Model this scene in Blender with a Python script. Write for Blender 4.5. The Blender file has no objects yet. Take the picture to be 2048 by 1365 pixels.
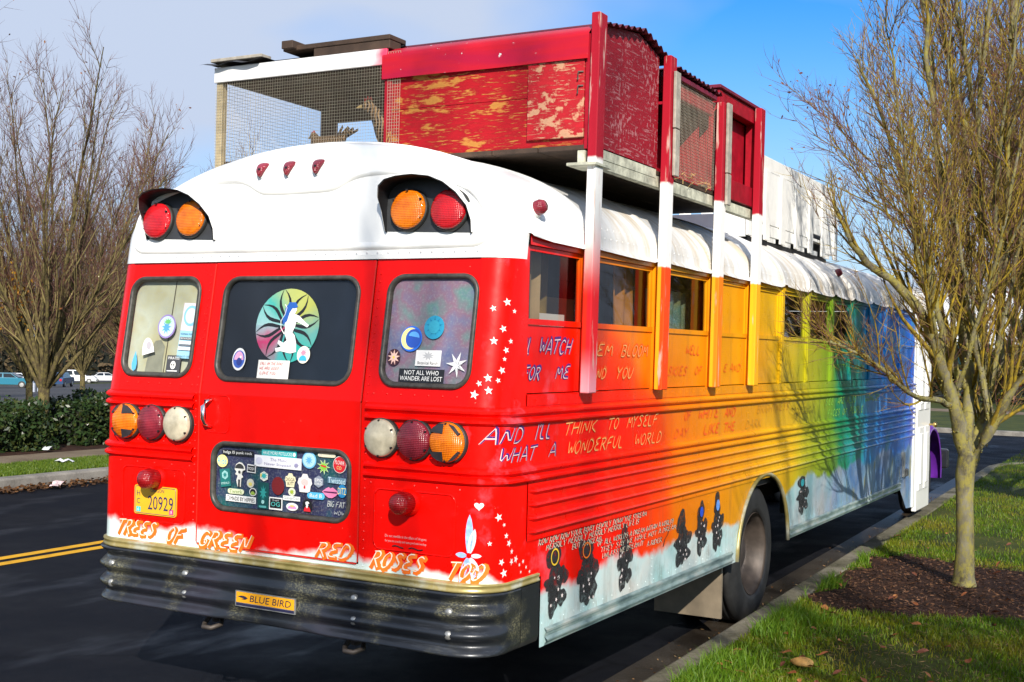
import bpy, bmesh, math, random
import numpy as np
from mathutils import Vector, Matrix
random.seed(7); rng = np.random.default_rng(11)
S = bpy.context.scene
COL = S.collection
R = math.radians
# ------------------------------------------------------------------ camera
cam_d = bpy.data.cameras.new('camera'); cam = bpy.data.objects.new('camera', cam_d); COL.objects.link(cam)
yaw, pitch, roll = 0.503, 0.0066, 0.0238
fw = Vector((-math.sin(yaw)*math.cos(pitch), math.cos(yaw)*math.cos(pitch), math.sin(pitch)))
rt0 = Vector((math.cos(yaw), math.sin(yaw), 0)); up0 = rt0.cross(fw)
rt = rt0*math.cos(roll)+up0*math.sin(roll); up = -rt0*math.sin(roll)+up0*math.cos(roll)
mw = Matrix.Identity(4)
for i in range(3):
    mw[i][0] = rt[i]; mw[i][1] = up[i]; mw[i][2] = -fw[i]
mw.translation = (3.8522, -4.6628, 1.9204)
cam.matrix_world = mw
cam_d.sensor_width = 36; cam_d.lens = 2452.67/2048*36; cam_d.clip_start = .05; cam_d.clip_end = 4000
S.camera = cam
# ------------------------------------------------------------------ world, sun, exposure
SUN = Vector((-1, 1.45, -1.0)).normalized()
elev = math.asin(-SUN.z); azim = math.atan2(-SUN.x, -SUN.y)
wd = bpy.data.worlds.new('World'); S.world = wd; wd.use_nodes = True
nt = wd.node_tree; nt.nodes.clear()
def wn(t, **k):
    n = nt.nodes.new(t)
    for a, b in k.items(): setattr(n, a, b)
    return n
sky = wn('ShaderNodeTexSky', sky_type='NISHITA', sun_disc=False, sun_elevation=elev, sun_rotation=azim, air_density=1.0, dust_density=.3, ozone_density=2.5)
hsv = wn('ShaderNodeHueSaturation'); hsv.inputs['Saturation'].default_value = 1.4; hsv.inputs['Value'].default_value = 1.3
tint = wn('ShaderNodeMix', data_type='RGBA', blend_type='MULTIPLY'); tint.inputs['Factor'].default_value = 1; tint.inputs['B'].default_value = (.62, .94, 1.15, 1)
CLOUD_OFF = (3.02, 3.13, .33)
tc = wn('ShaderNodeTexCoord'); mp = wn('ShaderNodeMapping'); mp.inputs['Scale'].default_value = (1, 1, 2.0); mp.inputs['Location'].default_value = CLOUD_OFF
nz = wn('ShaderNodeTexNoise'); nz.inputs['Scale'].default_value = 1.25; nz.inputs['Detail'].default_value = 5; nz.inputs['Roughness'].default_value = .48
rmp = wn('ShaderNodeValToRGB'); rmp.color_ramp.elements[0].position = .39; rmp.color_ramp.elements[1].position = .53
mx = wn('ShaderNodeMix', data_type='RGBA'); mx.inputs['B'].default_value = (4.9, 5.7, 7.3, 1)
bgn = wn('ShaderNodeBackground'); bgn.inputs['Strength'].default_value = .085
out = wn('ShaderNodeOutputWorld')
L = nt.links.new
L(tc.outputs['Generated'], mp.inputs['Vector']); L(mp.outputs[0], nz.inputs['Vector']); L(nz.outputs['Fac'], rmp.inputs[0])
L(sky.outputs[0], hsv.inputs['Color']); L(hsv.outputs[0], tint.inputs['A']); L(tint.outputs['Result'], mx.inputs['A']); sz = wn('ShaderNodeSeparateXYZ'); L(tc.outputs['Generated'], sz.inputs[0]); hz = wn('ShaderNodeMapRange', interpolation_type='SMOOTHSTEP'); hz.inputs['From Min'].default_value = .30; hz.inputs['From Max'].default_value = -.02; hz.inputs['To Max'].default_value = .9; L(sz.outputs[2], hz.inputs['Value'])
mxx = wn('ShaderNodeMath', operation='MAXIMUM'); L(hz.outputs[0], mxx.inputs[0]); L(rmp.outputs[0], mxx.inputs[1]); L(mxx.outputs[0], mx.inputs['Factor'])
L(mx.outputs['Result'], bgn.inputs[0]); L(bgn.outputs[0], out.inputs[0])
sd = bpy.data.lights.new('sun', 'SUN'); sd.energy = 5.0; sd.angle = R(.55); sd.color = (1, .93, .82)
so = bpy.data.objects.new('sun', sd); COL.objects.link(so); so.rotation_euler = SUN.to_track_quat('-Z', 'Y').to_euler(); so.location = (20, -30, 20)
S.view_settings.view_transform = 'Standard'; S.view_settings.look = 'None'; S.view_settings.gamma = 1; S.view_settings.exposure = 0.48
S.view_settings.use_curve_mapping = False
# ------------------------------------------------------------------ material helpers
class N:
    def __init__(s, name):
        s.m = bpy.data.materials.new(name); s.m.use_nodes = True; s.t = s.m.node_tree
        s.b = s.t.nodes['Principled BSDF']; s._tc = None
    def n(s, t, **k):
        n = s.t.nodes.new(t)
        for a, b in k.items():
            if a.startswith('i_'):
                kk = a[2:].replace('_', ' '); n.inputs[int(kk) if kk.isdigit() else kk].default_value = b
            else: setattr(n, a, b)
        return n
    def l(s, a, b): s.t.links.new(a, b)
    def co(s, scale=(1, 1, 1), rot=(0, 0, 0)):
        if not s._tc: s._tc = s.n('ShaderNodeTexCoord')
        m = s.n('ShaderNodeMapping'); m.inputs['Scale'].default_value = scale; m.inputs['Rotation'].default_value = rot
        s.l(s._tc.outputs['Object'], m.inputs['Vector']); return m.outputs[0]
    def noise(s, scale, detail=4, sc=(1, 1, 1), rough=.55, rot=(0, 0, 0), out='Fac'):
        n = s.n('ShaderNodeTexNoise', i_Scale=scale, i_Detail=detail, i_Roughness=rough); s.l(s.co(sc, rot), n.inputs['Vector']); return n.outputs[out]
    def ramp(s, fac, stops, interp='LINEAR'):
        r = s.n('ShaderNodeValToRGB'); cr = r.color_ramp; cr.interpolation = interp
        while len(cr.elements) < len(stops): cr.elements.new(.5)
        for e, (p, c) in zip(cr.elements, stops):
            e.position = p; e.color = (c, c, c, 1) if isinstance(c, (int, float)) else (*c, 1)
        s.l(fac, r.inputs[0]); return r.outputs[0]
    def mix(s, f, a, b, mode='MIX'):
        m = s.n('ShaderNodeMix', data_type='RGBA', blend_type=mode)
        for v, k in ((f, 'Factor'), (a, 'A'), (b, 'B')):
            if hasattr(v, 'links'): s.l(v, m.inputs[k])
            else: m.inputs[k].default_value = v if k == 'Factor' else (*v, 1)
        return m.outputs['Result']
    def math(s, op, a, b=0, clamp=False):
        m = s.n('ShaderNodeMath', operation=op); m.use_clamp = clamp
        for i, v in enumerate((a, b)):
            if hasattr(v, 'links'): s.l(v, m.inputs[i])
            else: m.inputs[i].default_value = v
        return m.outputs[0]
    def step(s, v, a, b):
        m = s.n('ShaderNodeMapRange', interpolation_type='SMOOTHSTEP'); m.inputs['From Min'].default_value = a; m.inputs['From Max'].default_value = b
        s.l(v, m.inputs['Value']); return m.outputs['Result']
    def bump(s, h, st=.3, d=.01):
        b = s.n('ShaderNodeBump'); b.inputs['Strength'].default_value = st; b.inputs['Distance'].default_value = d
        s.l(h, b.inputs['Height']); s.l(b.outputs[0], s.b.inputs['Normal'])
    def fin(s, col=None, rough=None, **k):
        for v, nme in ((col, 'Base Color'), (rough, 'Roughness')):
            if v is None: continue
            if hasattr(v, 'links'): s.l(v, s.b.inputs[nme])
            else: s.b.inputs[nme].default_value = (*v, 1) if nme == 'Base Color' else v
        for a, b in k.items(): s.b.inputs[a.replace('_', ' ')].default_value = b
        return s.m
def sc3(c, f): return tuple(min(1, x*f) for x in c)
MC = {}
def M(name, col, rough=.5, metal=0, var=.18, scale=9, bump=.08, bs=60, **k):
    if name in MC: return MC[name]
    n = N(name)
    f = n.ramp(n.noise(scale, 5), [(.3, 0.), (.7, 1.)])
    c = n.mix(f, sc3(col, 1-var), sc3(col, 1+var))
    if bump: n.bump(n.noise(bs, 4), bump, .004)
    MC[name] = n.fin(c, rough, Metallic=metal, **k); return MC[name]
# ------------------------------------------------------------------ mesh helpers
def mk(name, v, f, mat, parent=None, smooth=False):
    me = bpy.data.meshes.new(name); me.from_pydata([tuple(p) for p in v], [], [tuple(q) for q in f]); me.update()
    if smooth: me.polygons.foreach_set('use_smooth', [True]*len(me.polygons))
    if mat: me.materials.append(mat)
    o = bpy.data.objects.new(name, me); COL.objects.link(o)
    if parent: o.parent = parent
    return o
def empty(name, loc=(0, 0, 0), rz=0):
    o = bpy.data.objects.new(name, None); COL.objects.link(o); o.location = loc; o.rotation_euler = (0, 0, rz); o.empty_display_size = .2; return o
def tag(o, label=None, cat=None, group=None, kind=None):
    if label: o['label'] = label
    if cat: o['category'] = cat
    if group: o['group'] = group
    if kind: o['kind'] = kind
    return o
class MB:
    def __init__(s): s.v = []; s.f = []
    def add(s, v, f):
        o = len(s.v); s.v += [tuple(p) for p in v]; s.f += [tuple(i+o for i in q) for q in f]; return s
    def box(s, x0, x1, y0, y1, z0, z1, mtx=None):
        v = [(x, y, z) for z in (z0, z1) for y in (y0, y1) for x in (x0, x1)]
        if mtx: v = [mtx @ Vector(p) for p in v]
        return s.add(v, [(0, 2, 3, 1), (4, 5, 7, 6), (0, 1, 5, 4), (2, 6, 7, 3), (0, 4, 6, 2), (1, 3, 7, 5)])
    def bbox(s, x0, x1, y0, y1, z0, z1, b=.004):
        # box with chamfered edges
        bm = bmesh.new(); bmesh.ops.create_cube(bm, size=1)
        for q in bm.verts: q.co = Vector(((x0+x1)/2+q.co.x*(x1-x0), (y0+y1)/2+q.co.y*(y1-y0), (z0+z1)/2+q.co.z*(z1-z0)))
        bmesh.ops.bevel(bm, geom=bm.edges[:], offset=b, segments=1, affect='EDGES')
        bm.verts.index_update(); s.add([q.co for q in bm.verts], [[q.index for q in f.verts] for f in bm.faces]); bm.free(); return s
    def grid(s, rows, closed=False):
        n = len(rows[0]); v = [p for r in rows for p in r]; f = []
        for i in range(len(rows)-1):
            for j in range(n if closed else n-1):
                k = (j+1) % n; f.append((i*n+j, i*n+k, (i+1)*n+k, (i+1)*n+j))
        return s.add(v, f)
    def tube(s, pts, r, k=8, closed=False, cap=True, flat=None):
        pts = [Vector(p) for p in pts]; n = len(pts); rows = []
        rr = r if isinstance(r, (list, tuple)) else [r]*n
        for i, p in enumerate(pts):
            a = pts[(i-1) % n] if closed or i else p; b = pts[(i+1) % n] if closed or i < n-1 else p
            t = (b-a).normalized(); ref = Vector((0, 0, 1)) if abs(t.z) < .9 else Vector((0, 1, 0))
            if flat: ref = Vector(flat)
            u = t.cross(ref).normalized(); w = u.cross(t)
            rows.append([p+(u*math.cos(2*math.pi*j/k)+w*math.sin(2*math.pi*j/k))*rr[i] for j in range(k)])
        if closed: rows.append(rows[0])
        o = len(s.v); s.grid(rows, True)
        if cap and not closed: s.f.append(tuple(o+j for j in reversed(range(k)))); s.f.append(tuple(o+(n-1)*k+j for j in range(k)))
        return s
    def lathe(s, c, axis, prof, k=24):
        a = Vector(axis).normalized(); ref = Vector((0, 0, 1)) if abs(a.z) < .9 else Vector((1, 0, 0)); u = a.cross(ref).normalized(); w = u.cross(a); c = Vector(c)
        rows = [[c+a*h+(u*math.cos(2*math.pi*j/k)+w*math.sin(2*math.pi*j/k))*max(r, 1e-4) for j in range(k)] for r, h in prof]
        return s.grid(rows, True)
    def o(s, name, mat, parent=None, smooth=False): return mk(name, s.v, s.f, mat, parent, smooth)
def rrect(x0, x1, z0, z1, r, n=6):
    p = []
    for cx, cz, a in ((x1-r, z1-r, 0), (x0+r, z1-r, 90), (x0+r, z0+r, 180), (x1-r, z0+r, 270)):
        for i in range(n+1):
            t = R(a+90*i/n); p.append((cx+r*math.cos(t), cz+r*math.sin(t)))
    return p
def fill2d(outer, holes=()):
    bm = bmesh.new(); ed = []
    for lp in [outer]+list(holes):
        vs = [bm.verts.new((x, y, 0)) for x, y in lp]
        ed += [bm.edges.new((vs[i], vs[(i+1) % len(vs)])) for i in range(len(vs))]
    bmesh.ops.triangle_fill(bm, use_beauty=True, use_dissolve=False, edges=ed)
    bm.verts.index_update(); v = [(q.co.x, q.co.y) for q in bm.verts]; f = [[q.index for q in fa.verts] for fa in bm.faces]; bm.free(); return v, f
def polyobj(name, outer, mp, mat, parent, holes=()):
    v, f = fill2d(outer, holes); return mk(name, [mp(a, b) for a, b in v], f, mat, parent)
# ------------------------------------------------------------------ bus geometry maps
W, RC, K, ZB = 1.22, .15, .151, 1.66
def yr(z): return K*max(0, z-ZB)
def smap(s, z, n=0, sg=1):
    y0 = RC+yr(z)
    if s >= y0: p = (W+n, s)
    else:
        a = (y0-s)/RC
        if a < math.pi/2: p = (W-RC+(RC+n)*math.cos(a), y0-(RC+n)*math.sin(a))
        else: p = (W-RC-(a-math.pi/2)*RC, yr(z)-n)
    return (sg*p[0], p[1], z)
def s_of_x(x, z=1.): return RC+yr(z)-RC*math.pi/2-(W-RC-x)
def rmap(x, z, n=0):
    if abs(x) > W-RC: return smap(s_of_x(abs(x), z), z, n, 1 if x > 0 else -1)
    return (x, yr(z)-n, z)
def rm(n): return lambda x, z: rmap(x, z, n)
def sm(n): return lambda y, z: smap(y, z, n)
# ------------------------------------------------------------------ materials
def rainbow(name='rainbow_body_paint'):
    n = N(name); c = n.co(); sx = n.n('ShaderNodeSeparateXYZ'); n.l(c, sx.inputs[0]); X, Y, Z = sx.outputs
    nz = n.noise(1.1, 3); nz2 = n.noise(5, 4)
    shift = n.math('MULTIPLY', n.math('MULTIPLY', n.math('SUBTRACT', Z, 1.55, True), 1.7), n.math('MULTIPLY', n.step(Y, .35, 1.0), n.math('SUBTRACT', 1.0, n.step(Y, 1.6, 4.0))))
    ye = n.math('ADD', n.math('ADD', Y, shift), n.math('MULTIPLY', n.math('SUBTRACT', nz, .5), n.math('MULTIPLY', n.step(Y, .5, 1.5), 1.0)))
    fac = n.math('DIVIDE', ye, 10)
    rb = n.ramp(fac, [(0, (.86, .003, .001)), (.10, (.86, .004, .001)), (.15, (.85, .022, .002)), (.182, (.82, .06, .002)), (.205, (.80, .17, .003)), (.29, (.76, .25, .004)), (.37, (.74, .33, .005)), (.44, (.70, .42, .008)),
        (.48, (.46, .42, .012)), (.55, (.24, .36, .015)), (.59, (.12, .30, .02)), (.605, (.003, .22, .08)), (.68, (.003, .25, .20)), (.715, (.012, .24, .50)), (.79, (.012, .19, .60)), (.89, (.02, .15, .60)), (.95, (.06, .06, .42))])
    # soft tonal variety
    rb = n.mix(n.math('MULTIPLY', n.ramp(nz2, [(.45, 0.), (.75, 1.)]), n.math('MULTIPLY', n.step(Y, 5.6, 6.6), .4)), rb, (.06, .26, .65))
    rb = n.mix(n.math('MULTIPLY', n.ramp(n.noise(3.3, 3, (1, 1, .4)), [(.55, 0.), (.7, 1.)]), n.math('MULTIPLY', n.step(Y, 6.5, 8), .5)), rb, (.05, .33, .16))
    # pink overspray by the rear corner
    pk = n.math('MULTIPLY', n.ramp(n.noise(4.5, 5, rough=.6), [(.55, 0.), (.85, 1.)]), n.math('MULTIPLY', n.step(X, .98, 1.12), n.math('SUBTRACT', 1, n.step(Y, .55, 1.0))))
    rb = n.mix(n.math('MULTIPLY', pk, .6), rb, (.88, .25, .35))
    # pale clouds along the bottom
    cn = n.noise(1.6, 2); cn2 = n.noise(11, 4)
    edge = n.math('ADD', n.math('ADD', n.math('ADD', .62, n.math('MULTIPLY', cn, .36)), n.math('MULTIPLY', n.math('SUBTRACT', 1, n.step(Y, .0, .2)), .155)), n.math('ADD', n.math('MULTIPLY', n.step(Y, 3.4, 5.2), .16), n.math('MULTIPLY', n.math('SUBTRACT', cn2, .5), .08)))
    msk = n.math('SUBTRACT', 1, n.step(n.math('SUBTRACT', Z, edge), -.025, .03))
    pale = n.ramp(n.noise(2.6, 4), [(.3, (.30, .58, .58)), (.5, (.50, .66, .66)), (.68, (.62, .62, .58))])
    pale = n.mix(n.math('MULTIPLY', n.step(Y, 4.2, 6.8), n.ramp(n.noise(2.8, 4), [(.3, .95), (.7, .45)])), pale, (.03, .13, .38))
    pale = n.mix(n.math('MULTIPLY', n.step(Y, 5.0, 7.5), n.ramp(n.noise(6, 4, (1, 1, .5)), [(.56, 0.), (.66, .7)])), pale, (.30, .26, .03))
    pale = n.mix(n.math('SUBTRACT', 1, n.step(Y, .0, .2)), pale, (.68, .82, .80))
    cl = n.mix(msk, rb, pale)
    # road dirt and chips
    dn = n.math('MULTIPLY', n.math('SUBTRACT', 1, n.step(Z, .55, .95)), n.ramp(n.noise(16, 6, (1, 1, .5), .7), [(.5, 0.), (.72, .55)]))
    cl = n.mix(dn, cl, (.14, .12, .06))
    cl = n.mix(n.ramp(n.noise(1.7, 6, (1, 1, 1), .65), [(.35, .16), (.6, 0.)]), cl, (.25, .02, .01), 'MULTIPLY')
    chip = n.ramp(n.noise(55, 4, rough=.7), [(.70, 0.), (.715, .9)]); cl = n.mix(n.math('MULTIPLY', chip, n.ramp(n.noise(2.3, 3), [(.5, 0.), (.6, 1.)])), cl, (.30, .24, .18))
    strk = n.ramp(n.noise(9, 5, (1, 1, .07), .7), [(.52, 0.), (.75, .30)]); cl = n.mix(n.math('MULTIPLY', strk, n.step(Y, .16, .5)), cl, (.12, .08, .04))
    n.bump(n.noise(2.6, 4), .16, .03)
    return n.fin(cl, n.ramp(n.noise(12, 4), [(.3, .26), (.7, .40)]), Coat_Weight=.10, Coat_Roughness=.06, Specular_IOR_Level=.16)
PAINT = rainbow()
def whiteroof():
    n = N('white_roof_paint'); c = n.co(); sx = n.n('ShaderNodeSeparateXYZ'); n.l(c, sx.inputs[0]); X, Y, Z = sx.outputs
    st = n.math('MULTIPLY', n.ramp(n.noise(3.2, 5, (.35, 2.2, .35), .62), [(.47, 0.), (.64, .85)]), n.step(Y, .7, 1.6))
    c1 = n.mix(st, (.80, .80, .79), (.44, .30, .11))
    mild = n.math('MULTIPLY', n.ramp(n.noise(9, 5, (1, .6, 1)), [(.45, 0.), (.75, .5)]), n.step(Y, .5, 1.2))
    c1 = n.mix(mild, c1, (.46, .46, .45)); c1 = n.mix(n.math('MULTIPLY', n.step(Y, .4, 1.3), .35), c1, (.55, .56, .56))
    n.bump(n.noise(3, 3), .05, .02); return n.fin(c1, .5, Specular_IOR_Level=.3)
ROOF = whiteroof()
WHITE = M('white_gloss_paint', (.82, .82, .80), .3, var=.04, scale=3, Coat_Weight=.3)
BLACK = M('black_paint', (.012, .012, .014), .45)
RUBBER = M('black_rubber', (.018, .018, .017), .55, var=.3)
GASKET = M('window_gasket', (.05, .045, .038), .45, var=.45, scale=30)
CHROME = M('chrome', (.75, .75, .75), .16, 1, var=.1)
ALU = M('worn_aluminium', (.42, .42, .40), .42, .7, var=.3, scale=20)
def grimealu():
    n = N('grimy_trim'); c = n.ramp(n.noise(5, 5), [(.3, (.20, .17, .05)), (.5, (.40, .32, .12)), (.72, (.62, .66, .60))]); return n.fin(c, .35, Metallic=.35)
TRIM = grimealu()
def sillmat():
    n = N('skirt_rail_metal'); c = n.ramp(n.noise(9, 5, (1, .5, 2)), [(.3, (.10, .16, .18)), (.5, (.30, .42, .42)), (.68, (.50, .55, .52))]); return n.fin(c, .3, Metallic=.4)
SKIRTM = sillmat()
def bumpermat():
    n = N('sprayed_black_bumper'); c = n.co(); sx = n.n('ShaderNodeSeparateXYZ'); n.l(c, sx.inputs[0])
    a = n.ramp(n.noise(3.4, 3), [(.54, 0.), (.72, 1.)]); b = n.ramp(n.noise(150, 3, (.6, 1, 1)), [(.46, .10), (.66, .9)])
    f = n.math('MULTIPLY', a, b); cl = n.mix(f, (.020, .023, .029), (.32, .30, .17)); cl = n.mix(n.ramp(n.noise(2.1, 4), [(.5, 0.), (.75, .35)]), cl, (.09, .07, .11)); cl = n.mix(n.ramp(n.noise(9, 6, (.25, 1, 3.5), .75), [(.58, 0.), (.72, .5)]), cl, (.10, .11, .13))
    n.bump(n.noise(170, 3), .25, .002); return n.fin(cl, n.ramp(f, [(0, .33), (1, .5)]), Metallic=.25, Coat_Weight=.2)
BUMPER = bumpermat()
def glass(name, tint=(.8, .85, .85), f=1.45, rough=.02, add=.0):
    n = N(name); t = n.n('ShaderNodeBsdfTransparent'); t.inputs[0].default_value = (*tint, 1); g = n.n('ShaderNodeBsdfGlossy', i_Roughness=rough); lw = n.n('ShaderNodeLayerWeight', i_Blend=.5); r0 = ((f-1)/(f+1))**2
    fr = n.math('ADD', n.math('MULTIPLY', n.math('POWER', lw.outputs['Facing'], 5), 1-r0), r0)
    fa = n.math('ADD', fr, n.math('MULTIPLY', n.ramp(n.noise(4, 4), [(.4, 0.), (.8, 1.)]), add))
    m = n.n('ShaderNodeMixShader'); n.l(fa, m.inputs[0]); n.l(t.outputs[0], m.inputs[1]); n.l(g.outputs[0], m.inputs[2]); n.l(m.outputs[0], n.t.nodes['Material Output'].inputs[0]); return n.m
GLASS = glass('rear_window_glass'); SGLASS = glass('dusty_side_glass', (.72, .74, .70), 1.42, .03, .025)
def lensmat(name, col, deep, arrow=False):
    n = N(name); w = n.n('ShaderNodeTexWave', wave_type='BANDS', bands_direction='Z', i_Scale=38, i_Distortion=.2); n.l(n.co(), w.inputs[0])
    w2 = n.n('ShaderNodeTexWave', wave_type='BANDS', bands_direction='X', i_Scale=38, i_Distortion=.2); n.l(n.co(), w2.inputs[0])
    c = n.mix(n.ramp(n.noise(13, 3), [(.35, 0.), (.7, 1.)]), deep, col); c = n.mix(n.math('MULTIPLY', w.outputs['Fac'], .4), c, sc3(col, 1.5))
    n.bump(n.math('ADD', w.outputs['Fac'], w2.outputs['Fac']), .35, .004); return n.fin(c, .2, Coat_Weight=.5, Coat_Roughness=.04, Specular_IOR_Level=.35)
AMBER = lensmat('amber_lens', (.84, .20, .003), (.45, .07, .002)); REDL = lensmat('red_lens', (.60, .010, .015), (.28, .004, .01)); FADED = lensmat('faded_red_lens', (.26, .02, .035), (.10, .006, .012))
CLEAR = M('yellowed_clear_lens', (.46, .41, .30), .25, var=.35, scale=14, Coat_Weight=.5)
DARKIN = M('dark_interior', (.02, .019, .017), .8, var=.4)
CARD = M('cardboard', (.36, .24, .13), .8, var=.25, scale=5)
TYRE = M('tyre_rubber', (.016, .016, .016), .62, var=.35, scale=14, bump=.2)
RIM = M('dusty_rim', (.075, .058, .048), .55, .2, var=.4, scale=10)
UNDER = M('undercarriage', (.03, .026, .022), .8, var=.5, scale=15)
# ------------------------------------------------------------------ the bus
BUS = tag(empty('painted_bus'), 'rainbow painted school bus with red rear end parked along the kerb', 'bus')
def B(mb, name, mat, smooth=False, parent=None): return mb.o(name, mat, parent or BUS, smooth)
def wrap(mb, ss, prof, sg=1): return mb.grid([[smap(s, z, d, sg) for d, z in prof] for s in ss])
def arcS(x_in, s_out, z=1.):
    a = s_of_x(x_in, z); b = s_of_x(W-RC, z); return [a]+[b+(RC*math.pi/2)*i/8 for i in range(9)]+([s_out] if s_out > b+RC*math.pi/2+1e-4 else [])
DX = .50
Q = [.90, 1.82, 2.74, 3.51, 4.275, 4.99, 5.74, 6.43, 7.165, 7.87, 8.58, 9.30]
YF = 9.36
for sg in (1, -1):
    # rear quarter panels and corner
    B(wrap(MB(), arcS(DX, .30), [(0, .855), (0, 1.66)], sg), 'rear_quarter_panel', PAINT, True)
    m = MB(); rows = []
    for z in (1.66, 2.335):
        b = s_of_x(W-RC, z); rows.append([smap(b+(RC*math.pi/2)*i/8, z, 0, sg) for i in range(9)]+[smap(.27, z, 0, sg)])
    B(m.grid(rows), 'corner_panel', PAINT, True)
    polyobj('rear_window_panel', [(sg*DX, 1.66), (sg*(W-RC), 1.66), (sg*(W-RC), 2.335), (sg*DX, 2.335)], rm(0), PAINT, BUS, [[(sg*a, b) for a, b in rrect(.592, 1.058, 1.748, 2.243, .075)]])
    # side panels: smooth letterboard, ribs, skirt with the wheel arch
    prof = [(0, 1.66), (0, 1.60), (0, 1.40), (.002, 1.305)]
    ss = [.30+i*(YF-.30)/12 for i in range(13)]
    B(wrap(MB(), ss, prof, sg), 'letter_panel', PAINT)
    pr = []; z = 1.302
    for i in range(4):
        pr += [(.004, z), (.004, z-.012), (.020, z-.026), (.022, z-.036), (.004, z-.052), (.004, z-.0625)]; z -= .0625
    pr = [(.004, 1.304)]+pr[1:]+[(.006, z), (.006, z-.012)]
    m = MB(); m.grid([[smap(a, z, .004+(d-.004)*f, sg) for d, z in pr] for a, f in [(.30, 0), (.36, 1)]+[(q, 1) for q in ss[1:]]])
    B(m, 'ribbed_panel', PAINT)
    arch = [(3.92+.60*math.cos(R(a)), .525+.545*math.sin(R(a))) for a in range(180, -1, -10)]
    out_ = [(.455, .525)]+arch+[(8.72, .525), (9.05, .30), (YF, .28), (YF, 1.042), (.30, 1.042), (.30, .86), (.455, .86)]
    polyobj('skirt_panel', out_, lambda a, b: smap(a, b, 0, sg), PAINT, BUS)
    B(MB().tube([smap(a, b, .006, sg) for a, b in arch], .016, 6, flat=(1, 0, 0)), 'wheel_arch_trim', TRIM, True)
    for y0, y1 in ((.50, 3.22), (4.56, 8.70)):
        B(wrap(MB(), [y0, y1], [(.002, .61), (.014, .600), (.014, .590), (.006, .582), (.006, .568), (.018, .556), (.018, .548), (.006, .540), (.006, .530), (-.02, .522)], sg), 'skirt_rail', SKIRTM)
    # rub rails run from the door jamb round the corner and forward
    for zc in (1.637, 1.595):
        B(wrap(MB(), arcS(DX+.03, YF), [(0, zc+.019), (.010, zc+.015), (.022, zc+.004), (.022, zc-.006), (.010, zc-.015), (0, zc-.019)], sg), 'rub_rail', PAINT)
    for zc in (1.372, 1.330):
        B(wrap(MB(), arcS(DX+.03, YF), [(0, zc+.019), (.010, zc+.015), (.022, zc+.004), (.022, zc-.006), (.010, zc-.015), (0, zc-.019)], sg), 'rub_rail', PAINT)
    # window band: header, sill, posts
    B(wrap(MB(), [.27, YF], [(-.012, 2.40), (.004, 2.40), (.004, 2.452)], sg), 'window_header', PAINT)
    B(wrap(MB(), [.27, YF], [(0, 1.66), (.004, 1.662), (.004, 1.712), (-.03, 1.716)], sg), 'window_sill', PAINT)
    prev = .27
    for i, q in enumerate(Q):
        hw = .034
        a, b = (W-.03, W+.008)
        m = MB(); m.bbox(min(sg*a, sg*b), max(sg*a, sg*b), q-hw, q+hw, 1.714, 2.405, .006); m.box(min(sg*(W-.02), sg*(W+.003)), max(sg*(W-.02), sg*(W+.003)), q-hw-.018, q-hw, 1.714, 2.404)
        B(m, 'window_post', PAINT)
        y0, y1 = prev+.003, q-hw-.021; prev = q+hw
        win = B(MB().box(min(sg*(W-.022), sg*(W-.004)), max(sg*(W-.022), sg*(W-.004)), y0, y1, 2.035, 2.062), 'side_window', PAINT)
        m = MB()
        for yy in ((y0, y0+.022), (y1-.022, y1)): m.box(min(sg*(W-.030), sg*(W-.012)), max(sg*(W-.030), sg*(W-.012)), yy[0], yy[1], 2.063, 2.399)
        m.box(min(sg*(W-.029), sg*(W-.013)), max(sg*(W-.029), sg*(W-.013)), y0+.022, y1-.022, 2.375, 2.398)
        m.o('window_frame', PAINT, win)
        MB().box(min(sg*(W-.012), sg*(W-.016)), max(sg*(W-.012), sg*(W-.016)), y0, y1, 1.72, 2.034).o('lower_panel', PAINT, win)
        painted = sg < 0 or i in (3, 4, 8, 9, 10, 11)  # unseen left panes are painted over to keep the cabin dark
        x_ = sg*(W-.022)
        mk('window_pane', [(x_, y0+.022, 2.063), (x_, y1-.022, 2.063), (x_, y1-.022, 2.375), (x_, y0+.022, 2.375)], [(0, 1, 2, 3)], PAINT if painted else SGLASS, win)
    # rivet rows (each too small to pick apart)
    m = MB()
    def riv(y, z, n=.002):
        p = smap(y, z, n, sg); r = .0055
        m.add([(p[0]+sg*.004, p[1], p[2])]+[(p[0], p[1]+r*math.cos(R(72*k)), p[2]+r*math.sin(R(72*k))) for k in range(5)], [(0, 1+k, 1+(k+1) % 5) for k in range(5)])
    for zz, dd in ((1.688, .004), (1.578, .0), (1.402, .0), (1.312, .002), (1.058, .0), (.635, .0)):
        y = .36
        while y < YF-.05:
            if not (zz < 1 and 3.25 < y < 4.55): riv(y, zz, dd)
            y += .115
    for q in (.9, 1.82, 2.74, 3.51, 4.99, 6.43, 7.87, 8.6):
        z = .62
        while z < 1.58:
            if not (1.05 < z < 1.31 or 3.2 < q < 4.6 and z < 1.06): riv(q, z, .001)
            z += .045
        for k in range(4): riv(q, 1.292-.0625*k, .005)
    tag(B(m, 'rivets', PAINT), kind='stuff')
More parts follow.
